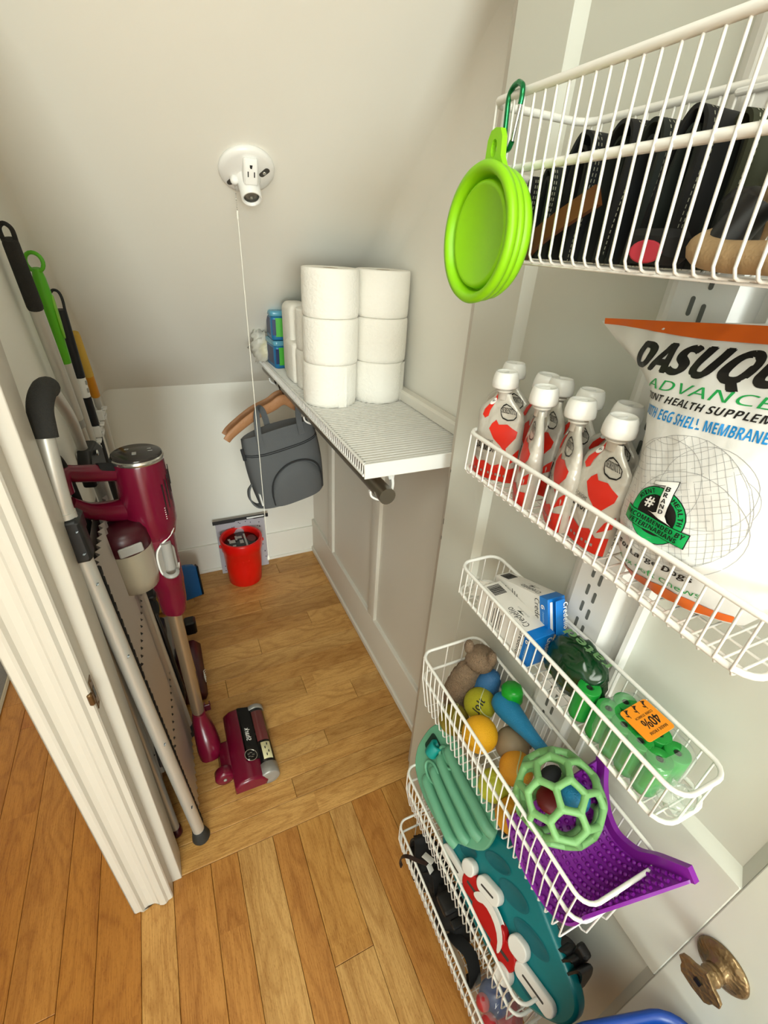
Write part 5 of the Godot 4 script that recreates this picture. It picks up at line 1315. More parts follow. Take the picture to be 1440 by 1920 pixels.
func pouch_basket():
	var foil := mat("foil", Color(0.79, 0.77, 0.73), 0.3, 0.15, noise_tex(0.035, 23, 128, FastNoiseLite.TYPE_SIMPLEX_SMOOTH, 3, 4.0), 0.45, 9.0)
	var redp := mat("pouch_red", Color(0.85, 0.16, 0.09), 0.4)
	var put := pouch_put(0.074)
	var lift := func(d: float): return func(s, t): return put.call(s, t) + V(0, 0, d)
	var proto: Node3D
	var list := [
		[0.248, 0.094, 0.42, "front row, farthest along, facing out with its fish print"],
		[0.320, 0.094, -0.62, "front row, second along, turned edge-on"],
		[0.386, 0.094, -0.55, "front row, third along, leaning on the second"],
		[0.434, 0.092, -0.08, "front row, last before the white chew bag"],
		[0.205, 0.057, 0.5, "back row, farthest along, behind the outward facing pouch"],
		[0.263, 0.055, -0.2, "back row, second along, lid between two front lids"],
		[0.298, 0.054, -0.3, "back row, third along, behind the edge-on pouch"],
		[0.346, 0.054, -0.15, "back row, fourth along, lid beside the leaning pouch"],
		[0.398, 0.056, 0.15, "back row, last, lid touching the chew bag"]]
	for i in list.size():
		var q: Array = list[i]
		var label: String = "white capped salmon pouch, " + q[3]
		var xf := DT * Transform3D(Basis(UP, q[2]) * Basis(Vector3.RIGHT, 0.03 * (1 if i < 4 else -1)) * Basis(Vector3.BACK, [0.05, -0.03, 0.06, -0.02, 0.02, -0.04, 0.05, 0.0, -0.05][i]), V(q[0], 1.302, q[1]))
		if i > 0:
			copy(proto, xf, label)
			continue
		proto = thing("food_pouch", label, "food pouch", xf, "white capped food pouches in the second basket")
		var sh := Sh.new()
		for side in 2:
			var rows := []
			for a in 17:
				var row := []
				for b in 17:
					var p: Vector3 = put.call(b / 16.0, a / 16.0)
					row.append(V(p.x, p.y, p.z if side == 0 else -p.z))
				rows.append(row)
			sh.grid(rows, false, 0, false, side == 1)
		obj("pouch", sh, foil, proto)
		# print
		sh = Sh.new()
		patch(sh, [Vector2(0.01, 0.0), Vector2(0.99, 0.0), Vector2(0.99, 0.20), Vector2(0.85, 0.17), Vector2(0.72, 0.23), Vector2(0.55, 0.18), Vector2(0.36, 0.22), Vector2(0.2, 0.19), Vector2(0.01, 0.25)], lift.call(0.0006), 0.12)
		patch(sh, [Vector2(0.40, 0.66), Vector2(0.48, 0.71), Vector2(0.55, 0.665), Vector2(0.72, 0.685), Vector2(0.93, 0.62), Vector2(0.92, 0.55), Vector2(0.78, 0.42), Vector2(0.80, 0.36), Vector2(0.66, 0.44), Vector2(0.50, 0.50), Vector2(0.36, 0.60)], lift.call(0.0006), 0.12)
		patch(sh, [Vector2(0.15, 0.73), Vector2(0.22, 0.70), Vector2(0.29, 0.73), Vector2(0.32, 0.99), Vector2(0.20, 0.99)], lift.call(0.0006), 0.12)
		patch(sh, [Vector2(0.84, 0.22), Vector2(0.99, 0.30), Vector2(0.99, 0.42), Vector2(0.90, 0.34)], lift.call(0.0006), 0.12)
		obj("red_print", sh, redp, proto)
		var sub := func(x0: float, y0: float, w: float, h: float, d := 0.0009): return func(a, b): return put.call(x0 + w * a, y0 + h * b) + V(0, 0, d)
		words(proto, "SALMON", mats["ink"], sub.call(0.10, 0.345, 0.50, 0.085), "Droid Sans", 700, 0.15)
		words(proto, "WILD CAUGHT", mats["ink"], sub.call(0.10, 0.445, 0.40, 0.035), "Droid Sans", 400, 0.15)
		words(proto, "SERENITY", mats["ink"], sub.call(0.56, 0.80, 0.30, 0.06), "Droid Serif", 700, 0.15)
		sh = Sh.new()
		for e in [[0.245, 0.22, 0.075, 0.05], [0.06, 0.06, 0.05, 0.035]]:
			pass
		var dial := []
		for k in 16: dial.append(Vector2(0.225 + 0.085 * cos(TAU * k / 16), 0.90 + 0.042 * sin(TAU * k / 16)))
		patch(sh, dial, lift.call(0.0010), 0.08); obj("age_dot", sh, mats["print_white"], proto)
		words(proto, "6+", mats["ink"], sub.call(0.175, 0.893, 0.10, 0.028, 0.0014), "Droid Sans", 700, 0.15)
		sh = Sh.new()
		var shield := [[0.71, 0.895], [0.60, 0.875], [0.53, 0.83], [0.555, 0.78], [0.60, 0.745], [0.71, 0.73], [0.82, 0.745], [0.865, 0.78], [0.89, 0.83], [0.82, 0.875]]
		for k in shield.size():
			var a := Vector2(shield[k][0], shield[k][1]); var c := Vector2(shield[(k + 1) % shield.size()][0], shield[(k + 1) % shield.size()][1])
			var nn := (c - a).normalized().orthogonal() * 0.007
			patch(sh, [a - nn, c - nn, c + nn, a + nn], lift.call(0.0009), 0.1)
		obj("emblem", sh, mats["ink"], proto)
		sh = Sh.new()
		for k in 9: patch(sh, [Vector2(0.12 + 0.085 * k, 0.07), Vector2(0.16 + 0.085 * k, 0.07), Vector2(0.16 + 0.085 * k, 0.10), Vector2(0.12 + 0.085 * k, 0.10)], lift.call(0.0009), 0.2)
		for k in 4: patch(sh, [Vector2(0.10, 0.30 - 0.018 * k), Vector2(0.34, 0.30 - 0.018 * k), Vector2(0.34, 0.306 - 0.018 * k), Vector2(0.10, 0.306 - 0.018 * k)], lift.call(0.0009), 0.2)
		obj("small_print", sh, mats["grey_plastic"], proto)
		sh = Sh.new(); sh.lathe([Vector2(0.0, 0.120), Vector2(0.0085, 0.120), Vector2(0.0085, 0.130), Vector2(0.0115, 0.1305), Vector2(0.0115, 0.1325), Vector2(0.0085, 0.133), Vector2(0.0085, 0.138), Vector2(0.0, 0.138)], 20); obj("spout", sh, mat("spout", Color(0.86, 0.84, 0.80), 0.3), proto)
		sh = Sh.new(); sh.lathe([Vector2(0.0, 0.1365), Vector2(0.0168, 0.136), Vector2(0.0180, 0.138), Vector2(0.0178, 0.145), Vector2(0.0164, 0.1525), Vector2(0.0145, 0.157), Vector2(0.0135, 0.1578), Vector2(0.0126, 0.1568), Vector2(0.0122, 0.155), Vector2(0.0, 0.1545)], 30); sh.box(V(0.0, 0.1556, 0.003), V(0.0012, 0.0024, 0.016)); obj("cap", sh, mats["white_plastic"], proto)
	chew_bag()

func chew_bag():
	var base := V(0.538, 1.304, 0.0)
	var b := dthing("chew_bag", "large white printed bag of dog joint chews, rising above its basket", "pet food bag", base, "", Basis(Vector3.BACK, 0.105))
	var ts := [0.0, 0.12, 0.25, 0.5, 0.75, 0.86, 0.93, 1.0]
	var uls := [-0.055, -0.068, -0.072, -0.069, -0.082, -0.118, -0.146, -0.168]
	var urs := [0.072, 0.090, 0.098, 0.102, 0.110, 0.128, 0.142, 0.155]
	var bul := [0.030, 0.052, 0.063, 0.062, 0.050, 0.034, 0.018, 0.003]
	var mid := [0.070, 0.068, 0.066, 0.064, 0.062, 0.062, 0.062, 0.064]
	var hgt := 0.256
	var lookup := func(tab: Array, t: float):
		for i in ts.size() - 1:
			if t <= ts[i + 1]: return lerpf(tab[i], tab[i + 1], clampf((t - ts[i]) / (ts[i + 1] - ts[i]), 0, 1))
		return tab[-1]
	var fz := FastNoiseLite.new(); fz.seed = 77; fz.frequency = 1.0; fz.fractal_octaves = 3
	var surf := func(u: float, y: float, lift: float, back := false):
		var t := clampf(y / hgt, 0.0, 1.0)
		var l: float = lookup.call(uls, t); var r: float = lookup.call(urs, t)
		var s := clampf((u - l) / (r - l) * 2.0 - 1.0, -1.0, 1.0)
		var prof := pow(maxf(0.0, 1.0 - pow(absf(s + 0.12 * (1.0 - s * s)), 2.6)), 0.75)
		var bb: float = lookup.call(bul, t)
		var wr := 0.0035 * fz.get_noise_2d(u * 26.0 + y * 9.0, y * 15.0) * minf(1.0, prof * 2.0 + 0.2)
		var m: float = lookup.call(mid, t)
		if back: return V(u, y, m - minf(bb, 0.040) * prof * 0.9 - 0.001)
		return V(u, y, m + bb * prof + wr + lift)
	var white := mat("bag_white", Color(0.88, 0.88, 0.87), 0.28, 0.0, noise_tex(0.02, 61, 256, FastNoiseLite.TYPE_SIMPLEX_SMOOTH, 3, 3.0), 0.35, 5.0)
	var sh := Sh.new()
	for side in 2:
		var rows := []
		for i in 41:
			var t := i / 40.0
			var l: float = lookup.call(uls, t); var r: float = lookup.call(urs, t)
			var row := []
			for k in 37: row.append(surf.call(lerpf(l, r, k / 36.0), t * hgt + 0.009 * t * t * t * (k / 36.0 - 0.3), 0.0, side == 1))
			rows.append(row)
		sh.grid(rows, false, 0, false, side == 1)
	obj("bag", sh, white, b)
	var on := func(x0: float, y0: float, dx: Vector2, dy: Vector2, d := 0.0006): return func(a, c):
		var p: Vector2 = Vector2(x0, y0) + dx * a + dy * c
		return surf.call(p.x, p.y, d)
	# orange bands at the seal and along the foot
	var orange := mat("bag_orange", Color(0.87, 0.40, 0.10), 0.35)
	sh = Sh.new()
	var strip := func(sh: Sh, x0: float, x1: float, lo: Callable, hi: Callable, n: int):
		for k in n:
			var xa := lerpf(x0, x1, float(k) / n); var xb := lerpf(x0, x1, float(k + 1) / n)
			for e in 2:
				var f0 := e / 2.0; var f1 := (e + 1) / 2.0
				sh.quad(surf.call(xa, lerpf(lo.call(xa), hi.call(xa), f0), 0.0009), surf.call(xb, lerpf(lo.call(xb), hi.call(xb), f0), 0.0009), surf.call(xb, lerpf(lo.call(xb), hi.call(xb), f1), 0.0009), surf.call(xa, lerpf(lo.call(xa), hi.call(xa), f1), 0.0009), 1)
	strip.call(sh, -0.163, 0.15, func(x): return 0.2505 - 0.0075 * smoothstep(-0.16, -0.02, x), func(_x): return 0.2565, 30)
	obj("seal_band", sh, orange, b)
	sh = Sh.new()
	strip.call(sh, -0.052, 0.068, func(x): return 0.002 + 0.03 * maxf(0.0, -x - 0.04), func(x): return 0.0165 - 0.04 * x + 0.003 * sin(x * 60.0), 24)
	obj("orange_band", sh, orange, b)
	# print: name, lines, mesh of fine curves, seal
	var sl := 0.0
	var dirx := Vector2(1.0, sl)
	var ital := Vector2(0.22, 1.0)
	words(b, "DASUQUIN", mats["ink"], on.call(-0.101, 0.2075, dirx * 0.186, ital * 0.0300), "Droid Sans", 700, 0.06)
	sh = Sh.new()
	for w in [[0.0013, 0.0], [-0.0013, 0.0], [0.0, 0.0009], [0.0, -0.0009]]: lay(sh, letters("DASUQUIN"), on.call(-0.101 + w[0], 0.2075 + w[1], dirx * 0.186, ital * 0.0300, 0.0004), 0.06)
	obj("lettering_weight", sh, mats["ink"], b)
	words(b, "ADVANCED", mat("print_green", Color(0.08, 0.62, 0.30), 0.45), on.call(-0.069, 0.1985, dirx * 0.135, ital * 0.0085), "Droid Sans", 400, 0.06)
	words(b, "JOINT HEALTH SUPPLEMENT", mats["ink"], on.call(-0.073, 0.1865, dirx * 0.146, ital * 0.0082), "Droid Sans", 700, 0.06)
	words(b, "WITH EGG SHELL MEMBRANE", mat("print_blue", Color(0.04, 0.52, 0.80), 0.45), on.call(-0.063, 0.1735, dirx * 0.118, Vector2(0, 1) * 0.0095), "Droid Sans", 700, 0.06)
	words(b, "For Large Dogs", mats["ink"], on.call(-0.044, 0.0385, dirx * 0.085, ital * 0.0085), "Droid Sans", 700, 0.08)
	words(b, "14x Soft Chews", mats["print_green"], on.call(-0.040, 0.0235, dirx * 0.088, ital * 0.0085), "Droid Sans", 400, 0.08)
	sh = Sh.new()
	var hair := func(pts: Array, w: float):
		for k in pts.size() - 1:
			var a: Vector2 = pts[k]; var c: Vector2 = pts[k + 1]
			var nn := (c - a).normalized().orthogonal() * w
			sh.quad(surf.call(a.x - nn.x, a.y - nn.y, 0.0005), surf.call(c.x - nn.x, c.y - nn.y, 0.0005), surf.call(c.x + nn.x, c.y + nn.y, 0.0005), surf.call(a.x + nn.x, a.y + nn.y, 0.0005), 1)
	var cc := Vector2(0.006, 0.108)
	for fam in 2:
		var dr := Vector2.from_angle(0.36 + PI / 2 * fam)
		for k in range(-10, 11):
			var o := dr.orthogonal() * 0.0058 * k
			var half := sqrt(maxf(0.0, 0.0036 - o.length_squared()))
			if half < 0.01: continue
			var pts := []
			for e in 9: pts.append(cc + o + dr * half * (-1.0 + e / 4.0) + dr.orthogonal() * 0.006 * (1.0 - pow(-1.0 + e / 4.0, 2)))
			hair.call(pts, 0.00012)
	for q in [[0.006, 0.108, 0.060], [-0.012, 0.122, 0.040], [0.020, 0.092, 0.048], [0.028, 0.128, 0.036]]:
		var pts := []
		for e in 37: pts.append(Vector2(clampf(q[0] + q[2] * cos(TAU * e / 36), -0.072, 0.092), q[1] + q[2] * sin(TAU * e / 36)))
		hair.call(pts, 0.00014)
	obj("fine_print_net", sh, mat("hairline", Color(0.56, 0.56, 0.57), 0.5), b)
	var sg := mat("seal_green", Color(0.0, 0.66, 0.34), 0.4)
	var sc := Vector2(-0.002, 0.092)
	var disc := func(rx: float, d: float, m: Material, called: String):
		var s2 := Sh.new()
		var put := func(a, c): return surf.call(sc.x + a * rx, sc.y + c * rx, d)
		var pg := []
		for k in 32: pg.append(Vector2(cos(TAU * k / 32), sin(TAU * k / 32)))
		patch(s2, pg, put, 0.3); obj(called, s2, m, b)
	disc.call(0.0278, 0.0007, mats["ink"], "seal_edge"); disc.call(0.0270, 0.0010, sg, "seal"); disc.call(0.0200, 0.0013, mats["ink"], "seal_core")
	var flat := func(pg: Array, d: float, m: Material, called: String):
		var s2 := Sh.new()
		patch(s2, pg, func(a, c): return surf.call(sc.x + a, sc.y + c, d), 0.006); obj(called, s2, m, b)
	var rib := func(g: float): return [Vector2(-0.0345 - g, -0.0150 - g), Vector2(0.0325 + g, -0.0190 - g), Vector2(0.034 + g, -0.0055 + g), Vector2(-0.033 - g, -0.0015 + g)]
	flat.call(rib.call(0.0007), 0.0016, mats["ink"], "ribbon_edge"); flat.call(rib.call(0.0), 0.0019, sg, "ribbon")
	var rd := Vector2(0.064, -0.0035)
	words(b, "RECOMMENDED BY", mats["ink"], on.call(sc.x - 0.0310, sc.y - 0.0078, rd * 0.97, Vector2(0.001, 0.0048), 0.0024), "Droid Sans", 700, 0.15)
	words(b, "VETERINARIANS", mats["ink"], on.call(sc.x - 0.0270, sc.y - 0.0141, rd * 0.82, Vector2(0.001, 0.0048), 0.0024), "Droid Sans", 700, 0.15)
	var one := func(g: float): return [Vector2(-0.0085 - g, 0.002 - g), Vector2(-0.0035, 0.0018), Vector2(0.0008 - g, 0.004), Vector2(0.0025 - g, 0.031 - g), Vector2(-0.0095 - g, 0.0285 - g), Vector2(-0.0095 - g, 0.0312), Vector2(0.0125 + g, 0.0375 + g), Vector2(0.0095 + g, 0.0035), Vector2(0.013, -0.0015), Vector2(0.018 + g, -0.0035 - g)]
	flat.call(one.call(0.0006), 0.0021, mats["ink"], "numeral_edge"); flat.call(one.call(0.0), 0.0025, mats["print_white"], "numeral")
	for k in 5: words(b, "BRAND"[k], mats["ink"], on.call(sc.x + 0.0040 - 0.0003 * k, sc.y + 0.0265 - 0.0056 * k, Vector2(0.0042, 0.0004), Vector2(0.0002, 0.0042), 0.0030), "Droid Sans", 700, 0.5)
	words(b, "#", mats["print_white"], on.call(sc.x - 0.0150, sc.y + 0.0045, Vector2(0.0105, 0.0008), Vector2(0.001, 0.0105), 0.0018), "Droid Sans", 700, 0.5)
	var arc := func(txt: String, a0: float, a1: float):
		for k in txt.length():
			var a := lerpf(a0, a1, (k + 0.5) / txt.length())
			var o := Vector2(cos(a), sin(a)); var tx := Vector2(o.y, -o.x)
			var p := sc + o * 0.0214 - tx * 0.0017
			words(b, txt[k], mats["ink"], on.call(p.x, p.y, tx * 0.0034, o * 0.0042, 0.0015), "Droid Sans", 700, 0.6)
	arc.call("JOINT", 2.75, 1.88); arc.call("HEALTH", 1.05, -0.05)

# ---------------------------------------------------------------- medicine boxes and bag rolls
func carton(called_label: String, c: Vector3, turn: Basis, l: float, h: float, d: float, flap: bool):
	var t := dthing("medicine_box", called_label, "medicine box", c, "white and blue medicine boxes in the narrow basket", turn)
	var wht := mat("carton_white", Color(0.90, 0.885, 0.86), 0.5); var blu := mat("carton_blue", Color(0.03, 0.46, 0.80), 0.4)
	var sh := Sh.new(); sh.box(V(-0.008, 0, 0), V(l - 0.016, h, d), 0.0008); obj("carton", sh, wht, t)
	sh = Sh.new(); sh.box(V(l / 2 - 0.0095, 0, 0), V(0.019, h + 0.0006, d + 0.0006), 0.0008); obj("blue_end", sh, blu, t)
	if flap:
		sh = Sh.new(); sh.box(V(0.006, 0, 0.003), V(0.0012, h * 0.96, d * 0.62), 0.0004, Transform3D(Basis(UP, 0.12), V(l / 2 + 0.001, 0, -0.003))); obj("end_flap", sh, mat("carton_blue_light", Color(0.07, 0.50, 0.86), 0.35), t)
		sh = Sh.new(); sh.box(V(l / 2 + 0.0006, -0.002, d * 0.33), V(0.0012, h * 0.9, 0.004)); obj("inner_flap", sh, mats["print_white"], t)
	var lightb := mat("print_sky", Color(0.62, 0.82, 0.95), 0.4)
	words(t, "Credelio", mats["ink"], face(V(l / 2 - 0.027, h / 2 + 0.0001, d * 0.12), V(-0.045, 0, 0), V(0, 0, d * 0.30)), "Droid Sans", 400)
	words(t, "(lotilaner)", mats["grey_plastic"], face(V(l / 2 - 0.042, h / 2 + 0.0001, -d * 0.18), V(-0.026, 0, 0), V(0, 0, 0.004)), "Droid Sans", 400)
	words(t, "Credelio", mats["ink"], face(V(l / 2 - 0.030, h * 0.40, d / 2 + 0.0001), V(0, -h * 0.80, 0), V(0.011, 0, 0)), "Droid Sans", 400)
	words(t, "Credelio", mats["print_white"], face(V(l / 2 + (0.0085 if flap else 0.0004), h * 0.40, -d * 0.16), V(0, -h * 0.72, 0), V(0, 0, -d * 0.27), 0.0006), "Droid Sans", 700)
	words(t, "6", mats["print_white"], face(V(l / 2 - 0.015, h * 0.30, d / 2 + 0.0005), V(0, -0.007, 0), V(0.008, 0, 0)), "Droid Sans", 700)
	words(t, "chewable tablets", lightb, face(V(l / 2 - 0.012, h * 0.12, d / 2 + 0.0005), V(0, -h * 0.55, 0), V(0.004, 0, 0)), "Droid Sans", 400)
	sh = Sh.new()
	var r2 := RandomNumberGenerator.new(); r2.seed = 5
	var x := -l / 2 + 0.006
	while x < -l / 2 + 0.030:
		var w := r2.randf_range(0.0005, 0.0017)
		sh.box(V(x + w / 2, h / 2 + 0.0002, d * 0.02), V(w, 0.0004, d * 0.62)); x += w + r2.randf_range(0.0005, 0.0013)
	for k in 6: sh.box(V(-l * 0.28 + 0.006 * k, -0.002, d / 2 + 0.0002), V(0.0012, h * (0.75 - 0.1 * (k % 3)), 0.0003))
	obj("bar_code", sh, mats["ink"], t)
	sh = Sh.new(); sh.slab(PackedVector2Array([Vector2(0, 0), Vector2(0.014, 0.002), Vector2(0.004, 0.0035), Vector2(0.006, 0.008)]), 0.0004, Transform3D(Basis(Vector3.RIGHT, -PI / 2), V(l * 0.04, h / 2, d * 0.05))); obj("logo", sh, mat("leaf_mark", Color(0.14, 0.17, 0.15), 0.5), t)

func box_basket():
	carton("white and blue medicine box lying along the basket front, end closed", V(0.3420, 1.0765, 0.0750), Basis(UP, 0.03), 0.134, 0.058, 0.040, false)
	carton("white and blue medicine box tilted up behind, blue end flap ajar", V(0.3300, 1.0985, 0.0390), Basis(Vector3.BACK, 0.36) * Basis(UP, -0.03), 0.134, 0.060, 0.032, true)
	var lf := dthing("leaflet", "crumpled white leaflet standing at the far end of the narrow basket", "paper", V(0.245, 1.046, 0.065))
	var sh := Sh.new()
	var rows := []
	for i in 7:
		var row := []
		for k in 7: row.append(V(-0.02 + 0.045 * k / 6.0, 0.035 * i / 6.0, 0.012 * sin(k * 1.7) + 0.006 * sin(i * 2.1 + k)))
		rows.append(row)
	sh.grid(rows); obj("sheet", sh, mats["paper"], lf)
	# dark green bag of rolls, one roll poking out
	var f := FastNoiseLite.new(); f.seed = 19; f.frequency = 1.6; f.fractal_octaves = 3
	var gb := dthing("bag_of_rolls", "dark green translucent packet of waste bag rolls beside the medicine box", "waste bags", V(0.466, 1.046, 0.056))
	sh = Sh.new(); sh.blob(V(0, 0.042, 0), V(0.050, 0.045, 0.032), 30, 20, Transform3D(Basis(Vector3.BACK, 0.1), Vector3.ZERO), func(d): return 1.0 + 0.22 * f.get_noise_3dv(d * 1.0)); obj("packet", sh, mat("packet_green", Color(0.015, 0.20, 0.085), 0.2), gb)
	words(gb, "rated", mat("packet_print", Color(0.36, 0.55, 0.32), 0.4), face(V(0.040, 0.0925, -0.004), V(-0.066, 0.010, 0.014), V(0.004, 0.006, 0.021), 0.0), "Droid Sans", 700)
	var rollm := mat("roll_green", Color(0.10, 0.60, 0.22), 0.4)
	var roll_mesh := Sh.new()
	roll_mesh.lathe([Vector2(0.0042, 0.054), Vector2(0.0042, 0.0), Vector2(0.0146, 0.0), Vector2(0.0150, 0.002), Vector2(0.0150, 0.054), Vector2(0.0143, 0.0555), Vector2(0.0128, 0.0550), Vector2(0.0120, 0.0558), Vector2(0.0106, 0.0551), Vector2(0.0097, 0.0559), Vector2(0.0082, 0.0551), Vector2(0.0070, 0.0558), Vector2(0.0054, 0.0552), Vector2(0.0042, 0.054)], 26)
	var core_mesh := Sh.new(); core_mesh.lathe([Vector2(0.0, 0.050), Vector2(0.0042, 0.050), Vector2(0.0042, 0.054), Vector2(0.0032, 0.054), Vector2(0.0032, 0.0505)], 16)
	var rm := roll_mesh.done(); var cm := core_mesh.done()
	var corem := mat("roll_core", Color(0.10, 0.17, 0.10), 0.8)
	var first: Node3D
	var spots := [[0.504, 0.078, "outside the clear packet, against the dark green packet"], [0.5355, 0.078, "front row of the packet, beside the loose roll"], [0.5375, 0.0455, "back row of the packet, behind the first front roll"], [0.561, 0.078, "front row, under the orange tag's edge"], [0.563, 0.0455, "back row, under the orange tag"], [0.585, 0.078, "front row, near the tag's lower corner"], [0.587, 0.0455, "back row, beside the tag's lower corner"], [0.6095, 0.077, "front row, at the packet's near end"], [0.6115, 0.0455, "back row, at the packet's near end"]]
	for i in spots.size():
		var q: Array = spots[i]
		var label: String = "green waste bag roll, " + q[2]
		var xf := DT * Transform3D(Basis(UP, 1.3 * i) * Basis(Vector3.RIGHT, 0.03 * sin(i * 2.0)), V(q[0], 1.0465 + 0.003 * (i % 2) + (0.004 if i == 0 else 0.0), q[1]))
		if i == 0:
			first = thing("waste_bag_roll", label, "waste bags", xf, "green waste bag rolls in the narrow basket")
			obj("roll", rm, rollm, first); obj("core", cm, corem, first)
		else: copy(first, xf, label)
	var fp := dthing("clear_packet", "clear plastic wrap around the green waste bag rolls", "packaging", V(0.577, 1.0455, 0.060))
	sh = Sh.new()
	for side in 1:
		rows = []
		for q in [[0.0, 0.96], [0.03, 1.0], [0.056, 1.0], [0.0625, 0.93], [0.0640, 0.7]]:
			var row := []
			for p in rounded(0.106 * q[1], 0.068 * q[1], 0.016, 5): row.append(V(p.x + 0.0012 * f.get_noise_2d(p.x * 200, p.y * 200 + q[0] * 90), q[0], -p.y))
			rows.append(row)
		sh.grid(rows, true)
	sh.blob(V(0.062, 0.02, 0.004), V(0.016, 0.012, 0.022), 16, 10, Transform3D.IDENTITY, func(d): return 1.0 + 0.7 * f.get_noise_3dv(d * 2.5))
	obj("film", sh, film("wrap_film", Color(0.9, 0.97, 0.92, 0.12), 0.08), fp)
	var og := dthing("orange_tag", "orange paper tag printed 40% on the clear packet of rolls", "tag", V(0.5725, 1.1165, 0.0585), "", Basis(UP, 0.0) * Basis(Vector3.RIGHT, 0.22) * Basis(Vector3.BACK, 0.05))
	sh = Sh.new(); sh.slab(rounded(0.044, 0.042, 0.004, 4), 0.0009, Transform3D(Basis(Vector3.RIGHT, -PI / 2), Vector3.ZERO), 0.0002); obj("card", sh, mat("tag_orange", Color(0.95, 0.58, 0.09), 0.45), og)
	var oy := 0.0011
	words(og, "40%", mats["ink"], face(V(-0.002, oy, -0.015), V(0, 0, 0.024), V(0.0125, 0, 0), 0.0), "Droid Sans", 700)
	words(og, "MADE FROM", mats["ink"], face(V(0.0135, oy, -0.015), V(0, 0, 0.026), V(0.0035, 0, 0), 0.0), "Droid Sans", 700)
	words(og, "CORN STARCH", mats["ink"], face(V(-0.0075, oy, -0.015), V(0, 0, 0.026), V(0.0032, 0, 0), 0.0), "Droid Sans", 700)
	sh = Sh.new()
	for z in [-0.013, 0.001, 0.014]:
		sh.box(V(-0.016, oy, z), V(0.013, 0.0003, 0.0006))
		for k in 5: sh.slab(PackedVector2Array([Vector2(0, 0), Vector2(0.002, 0.0008), Vector2(0.0045, 0.0), Vector2(0.002, -0.0008)]) if false else PackedVector2Array([Vector2(0.0, 0.0), Vector2(0.002, -0.0009), Vector2(0.0048, 0.0), Vector2(0.002, 0.0009)]), 0.0003, Transform3D(Basis(UP, 0.7 * k - 0.4 + PI / 2) * Basis(Vector3.RIGHT, -PI / 2), V(-0.0205 + 0.0022 * k, oy - 0.0001, z)))
	obj("plant_drawing", sh, mats["ink"], og)

# ---------------------------------------------------------------- toys
func ball(label: String, p: Vector3, r: float, m: Material, seam := false, f = null, group := "") -> Node3D:
	var t := dthing("ball", label, "ball", p, group)
	var sh := Sh.new(); sh.blob(V(0, 0, 0), V(r, r, r), 32, 20, Transform3D.IDENTITY, f); obj("sphere", sh, m, t)
	if seam:
		sh = Sh.new()
		var pts := []
		for k in 60:
			var a := TAU * k / 60
			pts.append((V(cos(a), sin(a), 0.0) * 0.9 + V(0, 0, 0.55 * sin(2.0 * a))).normalized() * (r * 1.002))
		sh.tube(pts, 0.0011, 6, true); obj("seam", sh, mat("seam", Color(0.78, 0.80, 0.58), 0.8), t)
	return t

